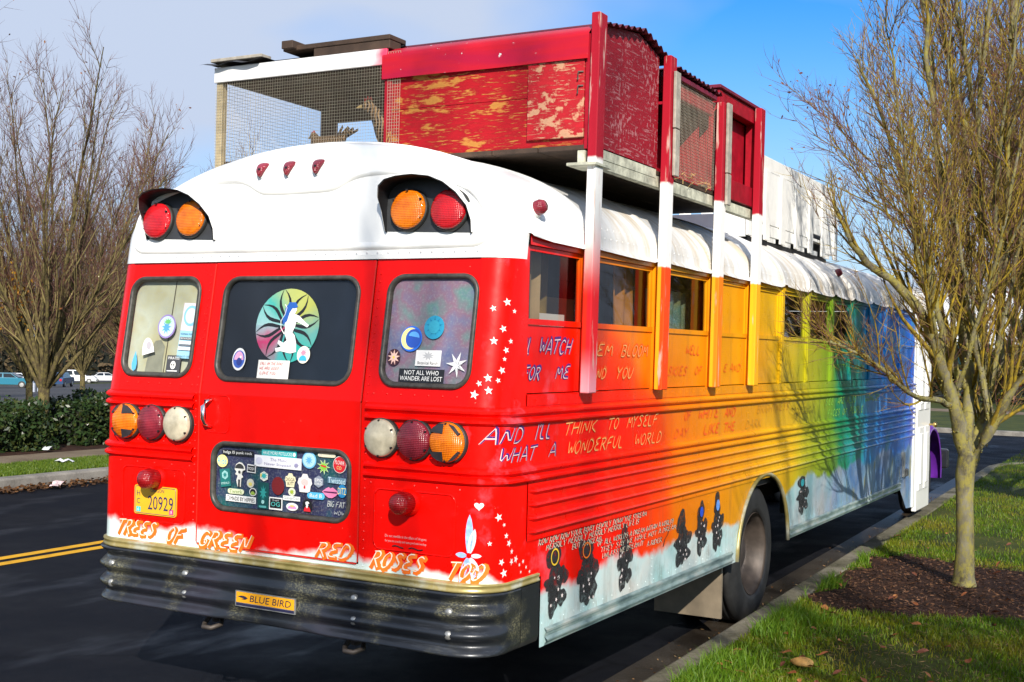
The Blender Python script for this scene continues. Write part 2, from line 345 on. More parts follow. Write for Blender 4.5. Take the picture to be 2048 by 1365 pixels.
# rear sill strip below the door, door and rivets
B(MB().add([rmap(x, z, -.001) for z in (.85, .905) for x in (-DX, DX)], [(0, 1, 3, 2)]), 'door_sill_panel', PAINT)
B(MB().add([rmap(x, z, -.035) for z in (.905, 1.66) for x in (-DX, DX)]+[rmap(x, 2.335, -.035) for x in (-DX, DX)], [(0, 1, 3, 2), (2, 3, 5, 4)]), 'door_opening', DARKIN)
DOOR = polyobj('emergency_door', [(-.494, .912), (.494, .912), (.494, 1.66), (-.494, 1.66)], rm(.004), PAINT, BUS, [rrect(-.397, .437, 1.098, 1.415, .075)])
polyobj('upper_door_panel', [(-.494, 1.66), (.494, 1.66), (.494, 2.325), (-.494, 2.325)], rm(.004), PAINT, DOOR, [rrect(-.410, .410, 1.740, 2.240, .08)])
m = MB()
for sx in (-1, 1):
    m.box(sx*.497-.002, sx*.497+.002, -.0075, .0, .915, 1.655)
    m.tube([rmap(sx*.497, 1.66, .006), rmap(sx*.497, 2.32, .006)], .0035, 6)
m.box(-.49, .49, -.008, 0, .904, .911); m.o('door_edge', M('door_edge_paint', (.62, .02, .01), .35), DOOR)
m = MB()
for sx in (-1, 1):
    z = .86
    while z < 2.30:
        p = rmap(sx*.526, z, .001); r = .0055
        m.add([(p[0], p[1]-.004, p[2])]+[(p[0]+r*math.cos(R(72*k)), p[1], p[2]+r*math.sin(R(72*k))) for k in range(5)], [(0, 1+(k+1) % 5, 1+k) for k in range(5)]); z += .04
for z, st, lo, hi in ((1.70, .075, .56, 1.06), (1.565, .09, .56, 1.05), (1.405, .09, .56, 1.05), (1.29, .12, .56, 1.05), (.868, .10, -1.0, 1.06)):
    for sx in ((-1, 1) if lo > 0 else (1,)):
        x = lo
        while x < hi:
            p = rmap(sx*x, z, .001); r = .006
            m.add([(p[0], p[1]-.004, p[2])]+[(p[0]+r*math.cos(R(72*k)), p[1], p[2]+r*math.sin(R(72*k))) for k in range(5)], [(0, 1+(k+1) % 5, 1+k) for k in range(5)]); x += st
tag(B(m, 'rear_rivets', PAINT), kind='stuff')
# door grab handle with its pressed pocket
m = MB(); m.tube([(-.415, -.004, 1.635), (-.425, -.04, 1.625), (-.428, -.055, 1.60), (-.428, -.055, 1.54), (-.424, -.045, 1.515), (-.41, -.004, 1.495)], [.010, .011, .011, .011, .010, .008], 8)
m.o('door_handle', CHROME, DOOR, True)
m = MB(); m.tube([rmap(x, z, .004) for x, z in rrect(-.45, -.30, 1.47, 1.655, .03)], .004, 5, closed=True); m.o('handle_pocket', PAINT, DOOR, True)
# raised pressings round the plate and on the right
for sx in (-1, 1):
    m = MB(); m.tube([rmap(sx*x, z, .001) for x, z in rrect(.585, 1.02, .99, 1.265, .035)], .005, 5, closed=True); B(m, 'panel_pressing', PAINT, True)
# rear windows: gasket, pane, what is behind
def paintboard(name, cols, scale=4, rough=.7):
    n = N(name); c = n.ramp(n.noise(scale, 3), [(.25+i*.5/(len(cols)-1), q) for i, q in enumerate(cols)]); c = n.mix(n.ramp(n.noise(90, 3), [(.5, 0.), (.75, .35)]), c, (.5, .5, .5)); return n.fin(c, rough)
CREAM = paintboard('cream_board', [(.52, .40, .18), (.62, .55, .36), (.68, .64, .50), (.60, .50, .28)], 3.5)
MOTTLE = paintboard('mottled_spray_board', [(.05, .09, .30), (.22, .20, .34), (.34, .17, .24), (.17, .30, .28), (.24, .20, .36)], 5)
NIGHT = M('dark_board', (.008, .010, .018), .6, var=.3)
LOWB = paintboard('dark_spray_board', [(.05, .012, .02), (.03, .028, .09), (.05, .05, .14), (.008, .13, .13), (.035, .03, .08)], 4)
def rearwin(name, x0, x1, z0, z1, r, back, parent=None, rec=.012):
    par = parent or BUS
    w = MB(); path = rrect(x0, x1, z0, z1, r, 7)
    rows = []
    for k, (off, n) in enumerate(((.016, .003), (.013, .012), (.005, .015), (-.004, .012), (-.009, .002), (-.010, -.010))):
        rows.append([rmap(x, z, n) for x, z in rrect(x0-off, x1+off, z0-off, z1+off, r+off, 7)])
    w.grid(rows, True); g = w.o(name, GASKET, par, True)
    pane = polyobj('pane', rrect(x0-.012, x1+.012, z0-.012, z1+.012, r, 6), rm(-.004), GLASS, g if parent is None else par)
    polyobj('backing_board', rrect(x0-.012, x1+.012, z0-.012, z1+.012, r, 6), rm(-rec), back, g if parent is None else par)
    return g
rearwin('rear_window', -1.058, -.592, 1.748, 2.243, .075, CREAM, rec=.03)
polyobj('board_joint', [(-.800, 1.745), (-.794, 1.745), (-.782, 2.246), (-.788, 2.246)], rm(-.027), M('board_joint_dark', (.10, .07, .04), .8), BUS)
polyobj('board_stain', [(-.93, 1.75), (-.87, 1.745), (-.805, 1.755), (-.812, 1.83), (-.808, 1.89), (-.84, 1.925), (-.88, 1.92), (-.915, 1.87), (-.925, 1.81)], rm(-.028), M('grey_stain', (.30, .27, .20), .8, var=.3), BUS)
rearwin('rear_window', .592, 1.058, 1.748, 2.243, .075, MOTTLE)
rearwin('door_window_gasket', -.410, .410, 1.740, 2.240, .08, NIGHT, DOOR)
rearwin('lower_door_window_gasket', -.397, .437, 1.098, 1.415, .075, LOWB, DOOR)
# white rear cap
def sect(t): return (W*math.cos(t), 2.45+.49*math.sin(t))
outl = [(W, 2.33), (W, 2.39)]+[sect(R(a)) for a in range(0, 181, 4)]+[(-W, 2.39), (-W, 2.33)]
nor = []
for i in range(len(outl)):
    a = outl[max(0, i-1)]; b = outl[min(len(outl)-1, i+1)]; t = Vector((b[0]-a[0], b[1]-a[1])).normalized(); nor.append((-t.y, t.x))
rf = RC; rows = []
for k in range(9):
    ph = R(90*k/8); ins = rf*(1-math.sin(ph)); dy = rf*(1-math.cos(ph))
    row = []
    for (x, z), (nx, nz_) in zip(outl, nor):
        xx, zz = x+nx*ins, z+nz_*ins
        row.append((xx, yr(zz)+dy-.006, zz))
    rows.append(row)
CAP = B(MB().grid(rows), 'rear_cap', WHITE, True)
inn = [(p[0], p[2]) for p in rows[0]]
polyobj('cap_face', inn, lambda x, z: (x, yr(z)-.006, z), WHITE, CAP)
B(MB().grid([[(sg_*a, yr(2.33)+b, z) for sg_, a, b in [(1, W-RC, -.014), (-1, W-RC, -.014)]] for z in (2.330, 2.352)]), 'cap_seam_strip', WHITE)
ridge = [(-1.0, 2.392), (-1.06, 2.405), (-1.09, 2.45), (-1.085, 2.56), (-1.03, 2.645), (-.90, 2.70), (-.75, 2.735), (-.62, 2.752), (-.487, 2.757), (-.40, 2.752), (-.345, 2.735), (-.30, 2.71), (-.255, 2.688), (-.20, 2.682), (0, 2.682), (.15, 2.684), (.20, 2.692), (.24, 2.71), (.285, 2.733), (.35, 2.75), (.45, 2.757), (.60, 2.755), (.75, 2.735), (.90, 2.695), (1.0, 2.64), (1.06, 2.57), (1.085, 2.50), (1.085, 2.44), (1.06, 2.405), (1.0, 2.392)]
def smooth_path(p, it=2, closed=True):
    for _ in range(it):
        q = []; n = len(p)
        for i in range(n if closed else n-1):
            a, b = p[i], p[(i+1) % n]; q += [tuple(a[k]*.75+b[k]*.25 for k in range(len(a))), tuple(a[k]*.25+b[k]*.75 for k in range(len(a)))]
        p = q if closed else [p[0]]+q+[p[-1]]
    return p
def ridged(p, w, h):
    mb = MB(); n = len(p); rows = []
    for j, (o, hh) in enumerate(((-w, -.001), (-w*.4, h), (w*.4, h), (w, -.001))):
        row = []
        for i in range(n):
            a, b = p[i-1], p[(i+1) % n]; t = Vector((b[0]-a[0], b[1]-a[1])).normalized(); row.append(rmap_c(p[i][0]-t.y*o, p[i][1]+t.x*o, .006+hh))
        rows.append(row)
    return mb.grid(rows, True)
def rmap_c(x, z, n): return (x, yr(z)-n, z)
ridged(smooth_path(ridge), .020, .013).o('pressed_ridge', WHITE, CAP, True)
m = MB()
for i in range(70):
    x = -1.05+2.1*i/69; p = rmap_c(x, 2.362 if i % 2 else 2.35, .016); r = .005
    m.add([(p[0], p[1]-.003, p[2])]+[(p[0]+r*math.cos(R(72*k)), p[1], p[2]+r*math.sin(R(72*k))) for k in range(5)], [(0, 1+(k+1) % 5, 1+k) for k in range(5)])
tag(m.o('cap_rivets', WHITE, CAP), kind='stuff')
# roof with bows, scalloped drip edge
def roof_rows():
    ys = set()
    for q in Q+[9.9]:
        for d in (-.35, -.12, -.045, -.03, .03, .045): ys.add(round(q+d, 3))
    ys = sorted(y for y in ys if y > .55)
    ths = [R(a) for a in range(0, 181, 5)]; rows = []
    def row(yfun, off, scal):
        r = []
        for sgn in (1,):
            r.append((W+.028, yfun(2.45), 2.425+scal)); r.append((W+.020, yfun(2.45), 2.440+scal*.6))
        for t in ths:
            x, z = sect(t); r.append((x+off*math.cos(t), yfun(z), z+off*math.sin(t)+(.004 if off else 0)))
        r.append((-W-.020, yfun(2.45), 2.440+scal*.6)); r.append((-W-.028, yfun(2.45), 2.425+scal)); return r
    rows.append(row(lambda z: yr(z)+rf-.014, -.006, .012)); rows.append(row(lambda z: yr(z)+rf-.014, .004, .012)); rows.append(row(lambda z: max(.45, yr(z)+rf+.09), .002, 0))
    for y in ys:
        d = min(abs(y-q) for q in Q+[9.9]); bow = d < .04
        rows.append(row(lambda z, y=y: y, .012 if bow else .002, .020 if bow else (.008 if d < .1 else -.004)))
    rows.append(row(lambda z: 10.35, .002, 0)); return rows
B(MB().grid(roof_rows()), 'roof', ROOF, True)
m = MB()
for q in Q:
    for t0 in range(4, 60, 3):
        for d in (-.055, .055):
            x, z = sect(R(t0)); r = .006; u = Vector((math.cos(R(t0)), 0, math.sin(R(t0)))); w_ = Vector((-u.z, 0, u.x)); p = Vector((x, q+d, z))+u*.004
            m.add([p+u*.005]+[p+w_*r*math.cos(R(72*k))+Vector((0, 1, 0))*r*math.sin(R(72*k)) for k in range(5)], [(0, 1+k, 1+(k+1) % 5) for k in range(5)])
for t0 in (6, 12):
    y = .42
    while y < 9.3:
        x, z = sect(R(t0)); r = .006; u = Vector((math.cos(R(t0)), 0, math.sin(R(t0)))); w_ = Vector((-u.z, 0, u.x)); p = Vector((x, y, z))+u*.003
        m.add([p+u*.005]+[p+w_*r*math.cos(R(72*k))+Vector((0, 1, 0))*r*math.sin(R(72*k)) for k in range(5)], [(0, 1+k, 1+(k+1) % 5) for k in range(5)]); y += .075
tag(B(m, 'roof_rivets', ROOF), kind='stuff')
# roof hatch lamp far forward, clearance lamps
def clr(p, ax, nm='clearance_lamp'):
    h = B(MB().lathe(p, ax, [(.001, -.01), (.045, -.005), (.045, .012), (.034, .022)], 14), nm, WHITE, True)
    MB().lathe(p, ax, [(.036, .015), (.036, .045), (.026, .065), (.001, .07)], 14).o('lens', FADED, h, True)
for sg in (1, -1):
    x, z = sect(R(14)); clr((sg*(x+.003), .36, z), (sg*.95, -.1, .3))
x, z = sect(R(24)); clr((x, 6.2, z), (.9, 0, .4))
# three red shield lamps
for x in (-.272, -.099, .082):
    pts = smooth_path([(-.032, .034), (0, .040), (.032, .034), (.030, .010), (.014, -.028), (0, -.046), (-.014, -.028), (-.030, .010)], 1)
    zc = 2.800; rows = []
    for sc_, n in ((1.1, .0), (1.08, .012)): rows.append([(x+a*sc_, yr(zc+b*sc_)-.006-n+max(0, (zc+b*sc_-2.79))*.55, zc+b*sc_) for a, b in pts])
    lamp = B(MB().grid(rows, True), 'marker_lamp', CHROME, True)
    rows = []
    for sc_, n in ((1.0, .010), (.96, .026), (.7, .034), (.05, .037)): rows.append([(x+a*sc_, yr(zc+b*sc_)-.006-n+max(0, (zc+b*sc_-2.79))*.55, zc+b*sc_) for a, b in pts])
    MB().grid(rows, True).o('lens', FADED, lamp, True)
    MB().lathe((x+.006, yr(zc)-.04, zc-.002), (0, -1, 0), [(.006, -.01), (.006, .004), (.001, .004)], 8).o('screw', BLACK, lamp)
# warning lamps under visors
AX = Vector((0, -1, K)).normalized()
def roundlamp(x, z, r, mat, name, n0=.006, bez=RUBBER, depth=.03, ax=None, fn=None):
    p = Vector((fn or rmap_c)(x, z, n0)); a = ax or AX
    o_ = B(MB().lathe(p, a, [(r*1.06, -.01), (r*1.08, depth*.5), (r*1.02, depth*.75), (r*.99, depth*.7)], 36), name, bez, True)
    MB().lathe(p, a, [(r, depth*.6), (r*.985, depth), (r*.90, depth*1.25), (r*.84, depth*1.30), (r*.6, depth*1.55), (r*.3, depth*1.68), (.0005, depth*1.72)], 36).o('lens', mat, o_, True)
    for k in range(6):
        an = R(30+60*k); c = p+Vector((math.cos(an)*r*.92, 0, math.sin(an)*r*.92))+a*depth*1.2; MB().lathe(c, a, [(r*.055, -.004), (r*.055, .006), (.0005, .006)], 6).o('screw', BLACK, o_)
    return o_
for sg in (1, -1):
    vp = [(.535, 2.462), (.522, 2.56), (.520, 2.62), (.535, 2.668), (.575, 2.695), (.64, 2.708), (.73, 2.712), (.82, 2.70), (.89, 2.672), (.95, 2.625), (.995, 2.565), (1.012, 2.50), (1.012, 2.445)]
    dep = [.02, .05, .09, .115, .13, .135, .135, .13, .115, .09, .06, .035, .02]
    vps = vp; f_ = lambda x, z, n: rmap_c(sg*x, z, n)
    if sg < 0:  # the left cluster is the mirror image, with the deep side of its visor outboard as well
        vps = [(1.535-a, b) for a, b in vp]
    m = MB(); m.grid([[f_(a, b, .0) for a, b in vps], [f_(a, b, .006+d) for (a, b), d in zip(vps, dep)]]); vis = B(m, 'lamp_visor', WHITE, True)
    cx = sum(a for a, b in vps)/len(vps)
    ins = [(a+(cx-a)*.02, b-.006) for a, b in vps]
    MB().grid([[f_(a, b, .001) for a, b in ins], [f_(a, b, .004+d) for (a, b), d in zip(ins, dep)]]).o('visor_lining', BLACK, vis, True)
    polyobj('lamp_plate', [(a+(cx-a)*.01, b) for a, b in vps], lambda x, z: f_(x, z, .010), M('lamp_plate_grey', (.035, .038, .042), .5), vis)
    inner, outer = (.662, .885) if sg > 0 else (.668, .885)
    roundlamp(sg*(inner if sg > 0 else .690), 2.556, .095, AMBER, 'amber_warning_lamp', .012); roundlamp(sg*(outer if sg > 0 else .925), 2.55, .095, REDL, 'red_warning_lamp', .012)
# tail lamps
AXR = Vector((0, -1, 0))
for sg in (1, -1):
    roundlamp(sg*.626, 1.500, .088, CLEAR, 'reversing_lamp', .0, RUBBER, .035, AXR, rmap)
    roundlamp(sg*.807, 1.500, .089, FADED, 'tail_lamp', .0, RUBBER, .035, AXR, rmap)
    ar = roundlamp(sg*.985, 1.500, .090, AMBER, 'arrow_lamp', .0, RUBBER, .035, AXR, rmap)
    # black mask leaves an arrow of amber
    for pts in ([(-.078, .045), (-.06, .066), (-.035, .081), (-.004, .086), (-.004, .040)], [(.018, .086), (.05, .075), (.078, .045), (.072, .034), (.05, .055)], [(-.078, -.045), (-.06, -.066), (-.035, -.081), (-.004, -.086), (-.004, -.040)], [(.018, -.086), (.05, -.075), (.078, -.045), (.072, -.034), (.05, -.055)]):
        v = [(sg*(.985+a), -.064-.001+.25*max(0, math.hypot(a, b)-.03)**1.0*.9, 1.5+b) for a, b in pts]
        mk('arrow_mask', v, [tuple(range(len(v)))], M('arrow_mask_grey', (.030, .026, .030), .4), ar)
    bc = B(MB().lathe((sg*.775, 0, 1.215), AXR, [(.062, -.005), (.062, .012), (.048, .02), (.045, .035)], 24), 'rear_beacon', PAINT, True)
    MB().lathe((sg*.775, 0, 1.215), AXR, [(.048, .02), (.052, .05), (.052, .075), (.046, .10), (.030, .115), (.0005, .12)], 24).o('lens', lensmat('beacon_lens', (.30, .006, .008), (.10, .003, .004)), bc, True)
# bumper
def bprof(fade):
    pr = [(-.03, .842), (.02, .842)]
    for i in range(33):
        t = i/32; z = .838-.275*t; d = .045+.020*fade*math.cos(2*math.pi*3*t-.0)*(1 if True else 0); pr.append((d-.02*max(0, t-.9)*10*.5, z))
    return pr+[(.0, .556), (-.03, .556)]
m = MB()
def bs(x): return x
half = []
for i in range(13): half.append((i*(1.0/12), None))
rows = []
path = [(x, 'r') for x in [i*1.06/14 for i in range(15)]]
def bpt(u, d, z):
    # u: arc length from the centre along rear, corner radius .17, then side
    rr = .17; hw = 1.182-rr
    if u < hw: return (u, -d, z)
    a = (u-hw)/rr
    if a < math.pi/2: return (hw+(rr+d)*math.sin(a), rr-(rr+d)*math.cos(a), z)
    return (hw+rr+d, rr+(a-math.pi/2)*rr, z)
UL = [0, .1, .2, .26, .32, .38, .5, .65, .8, .92, .97, 1.005]+[1.005+.267*i/8 for i in range(1, 9)]+[1.36]
rows = []
for u in [-q for q in reversed(UL[1:])]+UL:
    au = abs(u); fd = min(1, max(.25, (au-.2)/.15)); fd *= 1-max(0, min(1, (au-1.15)/.12))
    rows.append([(math.copysign(1, u or 1)*p[0], p[1], p[2]) for p in [bpt(au, d, z) for d, z in bprof(fd)]])
BM = B(MB().grid(rows), 'rear_bumper', BUMPER, True)
for sg in (1, -1):
    ends = [bpt(1.363, d, z) for d, z in bprof(0)]; e2 = [bpt(1.54, d, z) for d, z in bprof(0)]
    MB().grid([[(sg*p[0], p[1], p[2]) for p in ends], [(sg*p[0], p[1], p[2]) for p in e2]]).o('bumper_end', BUMPER, BM)
for x in (-1.03, -.52, .52, 1.03):
    for z in (.755, .655):
        MB().lathe((x, -.052, z), AXR, [(.020, -.01), (.020, .004), (.013, .010), (.0005, .012)], 12).o('bolt', ALU, BM, True)
# trim strip over the bumper
B(MB().grid([[(math.copysign(1, u or 1)*p[0], p[1], p[2]) for p in [bpt(abs(u), d, z) for d, z in ((.030, .842), (.050, .844), (.052, .852), (.047, .857), (.047, .868), (.051, .872), (.050, .880), (-.0, .884))]] for u in [-q for q in reversed(UL[1:]+[1.53])]+UL+[1.53]]), 'bumper_trim', TRIM, True)
# tow hooks
for x in (-.45, .42):
    m = MB(); m.tube([(x, .12, .60), (x, .07, .54), (x, .02, .505), (x+.03, -.02, .50), (x+.08, -.02, .50), (x+.10, .03, .51), (x+.07, .07, .525)], .012, 8); m.box(x-.014, x+.014, .09, .15, .50, .62); B(m, 'tow_hook', M('rusty_steel', (.09, .075, .065), .6, .4, var=.4), True)
# chassis, floor, axles
B(MB().box(-1.17, 1.17, .25, 9.3, .98, 1.03), 'floor_pan', UNDER)
B(MB().box(-1.10, 1.10, .30, 9.3, 1.035, 1.05), 'cabin_floor', DARKIN)
for x in (-.43, .43): B(MB().box(x-.04, x+.04, .12, 11.8, .62, .86), 'chassis_rail', UNDER)
B(MB().box(-1.15, 1.15, .16, .22, .6, 1.0), 'rear_cross_member', UNDER)
m = MB(); m.tube([(-1.0, 3.92, .49), (-.25, 3.92, .49), (0, 3.92, .49), (.25, 3.92, .49), (1.0, 3.92, .49)], [.07, .08, .2, .08, .07], 12); B(m, 'rear_axle', UNDER, True)
B(MB().tube([(.25, .3, .50), (.25, 2.8, .52), (.3, 3.2, .6)], .05, 10), 'exhaust_pipe', M('rusty_steel', (.16, .10, .07)), True)
B(MB().box(-1.0, -.5, 5.3, 6.8, .42, .85), 'fuel_tank', UNDER)
B(MB().box(.55, 1.05, 6.6, 7.6, .45, .9), 'battery_box', UNDER)
B(MB().box(-1.12, 1.12, 9.0, 9.1, .45, 1.0), 'step_well', UNDER)
m = MB()
for x in (.62, 1.14): m.box(x, x+.03 if x < 1 else x+.02, 3.30, 4.55, .99, 1.16)
for sg in (1, -1):
    B(MB().box(min(sg*.66, sg*1.14), max(sg*.66, sg*1.14), 3.265, 3.29, .14, .95), 'mud_flap', M('mud_flap', (.20, .16, .11), .7, var=.2))
    B(MB().box(min(sg*.60, sg*1.16), max(sg*.60, sg*1.16), 3.30, 4.55, 1.08, 1.10), 'wheel_well', UNDER)
    B(MB().box(min(sg*.58, sg*.60), max(sg*.58, sg*.60), 3.30, 4.55, .6, 1.08), 'wheel_well_side', UNDER)
def wheel(xo, y, sg, dual=True, R_=.492, w=.25):
    # tyre profile from outer face inward
    c = Vector((sg*xo, y, R_)); ax = (sg, 0, 0)
    pr = [(.285, -.05), (.30, -.006), (.33, .0), (.40, -.002), (.445, -.012), (.470, -.028), (.482, -.032), (.487, -.045)]
    for g in range(4):
        h = -.05-g*.045; pr += [(R_, h), (R_, h-.032), (R_-.012, h-.034), (R_-.012, h-.043)]
    pr += [(R_, -.230), (R_-.01, -.24), (.45, -.25), (.35, -.256), (.285, -.22)]
    t = B(MB().lathe(c, ax, pr, 48), 'wheel', TYRE, True)
    MB().lathe(c, ax, [(.292, -.006), (.296, -.012), (.286, -.03), (.272, -.05), (.268, -.14), (.255, -.17), (.15, -.185), (.145, -.12), (.105, -.10), (.0005, -.095)], 40).o('rim', RIM, t, True)
    for k in range(10):
        a = R(36*k); MB().lathe(c+Vector((-sg*.182, math.cos(a)*.2, math.sin(a)*.2)), ax, [(.014, 0), (.014, .025), (.0005, .028)], 6).o('wheel_nut', RIM, t)
    if dual:
        c2 = c-Vector((sg*.285, 0, 0)); t2 = MB().lathe(c2, ax, pr, 40).o('inner_tyre', TYRE, t, True)
for sg in (1, -1):
    wheel(1.155, 3.93, sg); wheel(1.03, 11.2, sg, False)
# front: cowl wall, hood, fenders, entry door, mirrors
PURPLE = M('purple_paint', (.12, .02, .30), .35, var=.25, Coat_Weight=.3)
B(MB().box(-1.2, 1.2, 10.30, 10.36, .6, 2.44), 'front_wall', WHITE)
for sg in (1, -1):
    B(MB().bbox(min(sg*1.19, sg*1.235), max(sg*1.19, sg*1.235), 9.32, 9.46, .28, 2.43, .006), 'door_jamb', WHITE)
    B(MB().bbox(min(sg*1.19, sg*1.225), max(sg*1.19, sg*1.225), 10.24, 10.36, .60, 2.43, .006), 'front_post', WHITE)
    B(MB().bbox(min(sg*1.19, sg*1.222), max(sg*1.19, sg*1.222), 9.46, 10.24, 2.28, 2.43, .006), 'door_header', WHITE)
dd = B(MB().bbox(1.195, 1.245, 9.465, 10.235, .22, 2.275, .006), 'entry_door', WHITE)
for (a, b, c_, d) in ((9.55, 9.80, .45, 1.15), (9.88, 10.14, .45, 1.15), (9.55, 9.80, 1.35, 1.95), (9.88, 10.14, 1.35, 1.95)):
    m = MB(); m.box(1.244, 1.258, a, b, c_, d); m.box(1.257, 1.268, a+.05, b-.05, c_+.07, d-.07); m.o('door_panel', WHITE, dd)
MB().lathe((1.246, 10.19, 1.16), (1, 0, 0), [(.012, 0), (.012, .04), (.03, .05), (.033, .07), (.02, .085), (.0005, .088)], 14).o('door_knob', M('brass', (.5, .35, .12), .3, .9), dd, True)
B(MB().bbox(-1.235, -1.195, 9.465, 10.235, .3, 2.275, .006), 'driver_side_panel', WHITE)
hood = [(-.85, 1.05), (-.84, 1.45), (-.70, 1.62), (0, 1.68), (.70, 1.62), (.84, 1.45), (.85, 1.05)]
B(MB().grid([[(x*f, y, .7+(z-.7)*g) for x, z in hood] for y, f, g in ((10.36, 1, 1), (11.4, .92, .93), (11.95, .85, .86), (12.0, .8, .6))]), 'hood', PURPLE, True)
for sg in (1, -1):
    rows = []
    for a in range(-10, 191, 10):
        cy, cz = 11.2-.62*math.cos(R(a)), .50+.60*math.sin(R(a)); rows.append([(sg*x, 11.2+(cy-11.2)*f, .50+(cz-.50)*f) for x, f in ((.70, 1.08), (.95, 1.06), (1.10, 1.0), (1.13, .93), (1.12, .90))])
    B(MB().grid(rows), 'front_fender', PURPLE, True)
    m = MB(); m.tube([(sg*1.20, 10.3, 2.15), (sg*1.45, 10.55, 2.28), (sg*1.55, 10.6, 2.20), (sg*1.55, 10.6, 1.55), (sg*1.2, 10.4, 1.45)], .014, 6); mr = B(m, 'mirror_arm', BLACK, True)
    MB().bbox(min(sg*1.47, sg*1.65), max(sg*1.47, sg*1.65), 10.62, 10.66, 1.86, 2.16, .01).o('mirror', M('mirror_glass', (.01, .05, .06), .12, 0), mr)
    MB().bbox(min(sg*1.50, sg*1.64), max(sg*1.50, sg*1.64), 10.62, 10.66, 1.62, 1.80, .01).o('lower_mirror', M('blue_mirror', (.01, .09, .2), .15, 0), mr)
B(MB().bbox(-1.15, 1.15, 12.1, 12.2, .5, .75, .02), 'front_bumper', BUMPER)
# things inside behind the glass
def drape(y0, y1, x, z0, z1, mat):
    rows = [[(x+.018*math.sin(y*55)+.01*math.sin(y*23+z*3), y, z) for y in [y0+(y1-y0)*k/24 for k in range(25)]] for z in (z0, (z0+z1)/2, z1)]; B(MB().grid(rows), 'curtain', mat, True)
drape(.30, .58, 1.10, 1.75, 2.40, CARD); drape(1.50, 1.80, 1.08, 2.0, 2.40, M('amber_curtain', (.34, .13, .02), .8, var=.35)); drape(2.05, 2.72, 1.06, 2.0, 2.30, paintboard('tie_dye_cloth', [(.04, .06, .04), (.06, .16, .14), (.18, .16, .04), (.03, .04, .03)], 3)); drape(.62, .84, 1.0, 1.9, 2.40, M('ochre_cloth', (.16, .10, .02), .8, var=.4))
B(MB().box(.98, 1.08, .30, .92, 1.98, 2.10), 'white_ledge', WHITE)
B(MB().box(-1.17, 1.17, 4.4, 4.45, 1.05, 2.42), 'cabin_partition', DARKIN)
B(MB().box(.5, .9, .95, 1.4, 1.05, 2.2), 'cabin_cupboard', M('cupboard_wood', (.20, .11, .04), .6))
B(MB().box(.7, 1.0, 1.9, 2.5, 1.05, 2.02), 'cabin_shelf', M('green_cloth', (.05, .16, .12), .9))
B(MB().box(-1.15, 1.15, .38, .41, 1.05, 2.42), 'cabin_back_wall', DARKIN)
B(MB().box(-1.17, 1.17, 8.95, 9.0, 1.05, 2.42), 'cab_light_block', DARKIN)  # dark cross wall added to keep windscreen light out of the cabin
B(MB().box(-1.15, 1.15, .42, 8.95, 2.425, 2.435), 'cabin_ceiling', DARKIN)
B(MB().box(-.1, -.06, .42, 8.95, 1.05, 2.42), 'cabin_curtain', M('dark_curtain', (.03, .022, .018), .9, var=.5, scale=6))
# side latch, door hardware on the skirt
B(MB().box(1.222, 1.245, 8.78, 8.84, .66, .92), 'side_latch', ALU); B(MB().bbox(1.222, 1.262, 8.85, 8.95, .66, .74, .008), 'padlock', M('padlock', (.15, .15, .15), .4, .7))
# ------------------------------------------------------------------ lettering
FONT = dict(A='0,0 2,6 2.6,6 4,0;.8,2.2 3.5,2.2', B='0,0 0.6,5.6;.2,5.9 2.8,6 3.6,5 3,3.4 1.2,3.2;1.2,3.1 3.2,3 3.8,1.6 2.8,.2 .4,0', C='3.8,5 2.8,6 1.2,5.6 .2,3 .8,.6 2.2,0 3.6,.9', D='0,0 .6,6 2.4,5.8 3.8,4 3.4,1.4 2,.1 0,0', E='3.8,6 1.6,6 .8,4.6 1.8,3.3 2.8,3.2;2.2,3.0 1.2,2.8 .3,1.6 1,.2 3.6,.2', F='0,0 1,5.6 4.2,6;.4,3 3.2,3.3', G='3.8,5.2 2.6,6 1,5.4 .2,3 .8,.6 2.2,0 3.6,.8 3.7,2.6 2.2,2.5', H='0,0 .5,6;3.4,0 4,6;.3,3 3.7,3.1', I='0,0 .5,6', J='2.8,6 2.8,1.4 1.6,0 .2,.8', K='0,0 .5,6;4,6 .4,2.8 3.8,0', L='.6,6 0,.2 3.2,0', M='0,0 .7,6 2,1.6 3.6,6 4.2,0', N='0,0 .6,6 3,0 3.8,6', O='2,6 .5,4.6 .1,2.2 1.2,.1 2.8,.6 3.9,3 3.5,5.3 2,6', P='0,0 .5,6 2.8,6 3.6,4.6 2.6,3 .3,2.8', Q='2,6 .3,4.2 .3,1.6 2,0 3.8,2 3.5,5 2,6;2.4,1.6 4,-.4', R='0,0 .8,5.4;.2,5.7 2.9,6 3.6,4.6 2.4,3.2 1,3;1.4,3 3.8,0', S='3.7,5.2 2.2,6 .7,4.9 2,3.4 3.3,2.2 2.4,.3 .2,.5', T='0,5.7 4.2,6;2.3,5.8 1.5,0', U='.5,6 .1,1.6 1.4,0 3,.9 4,6', V='0,6 1.4,0 4,6', W='0,6 .7,0 2.2,4.2 3.2,0 4.6,6', X='0,0 4,6;.4,6 3.6,0', Y='0,6 1.6,3 4,6;1.6,3 1,0', Z='.2,6 4,6 0,0 3.8,0')
FONT.update({"'": '.6,6 .3,4.8', '(': '1.5,6.4 .6,4 .6,1.6 1.4,-.4', ')': '.4,6.4 1.3,4 1.3,1.6 .5,-.4'})
LN = [0]
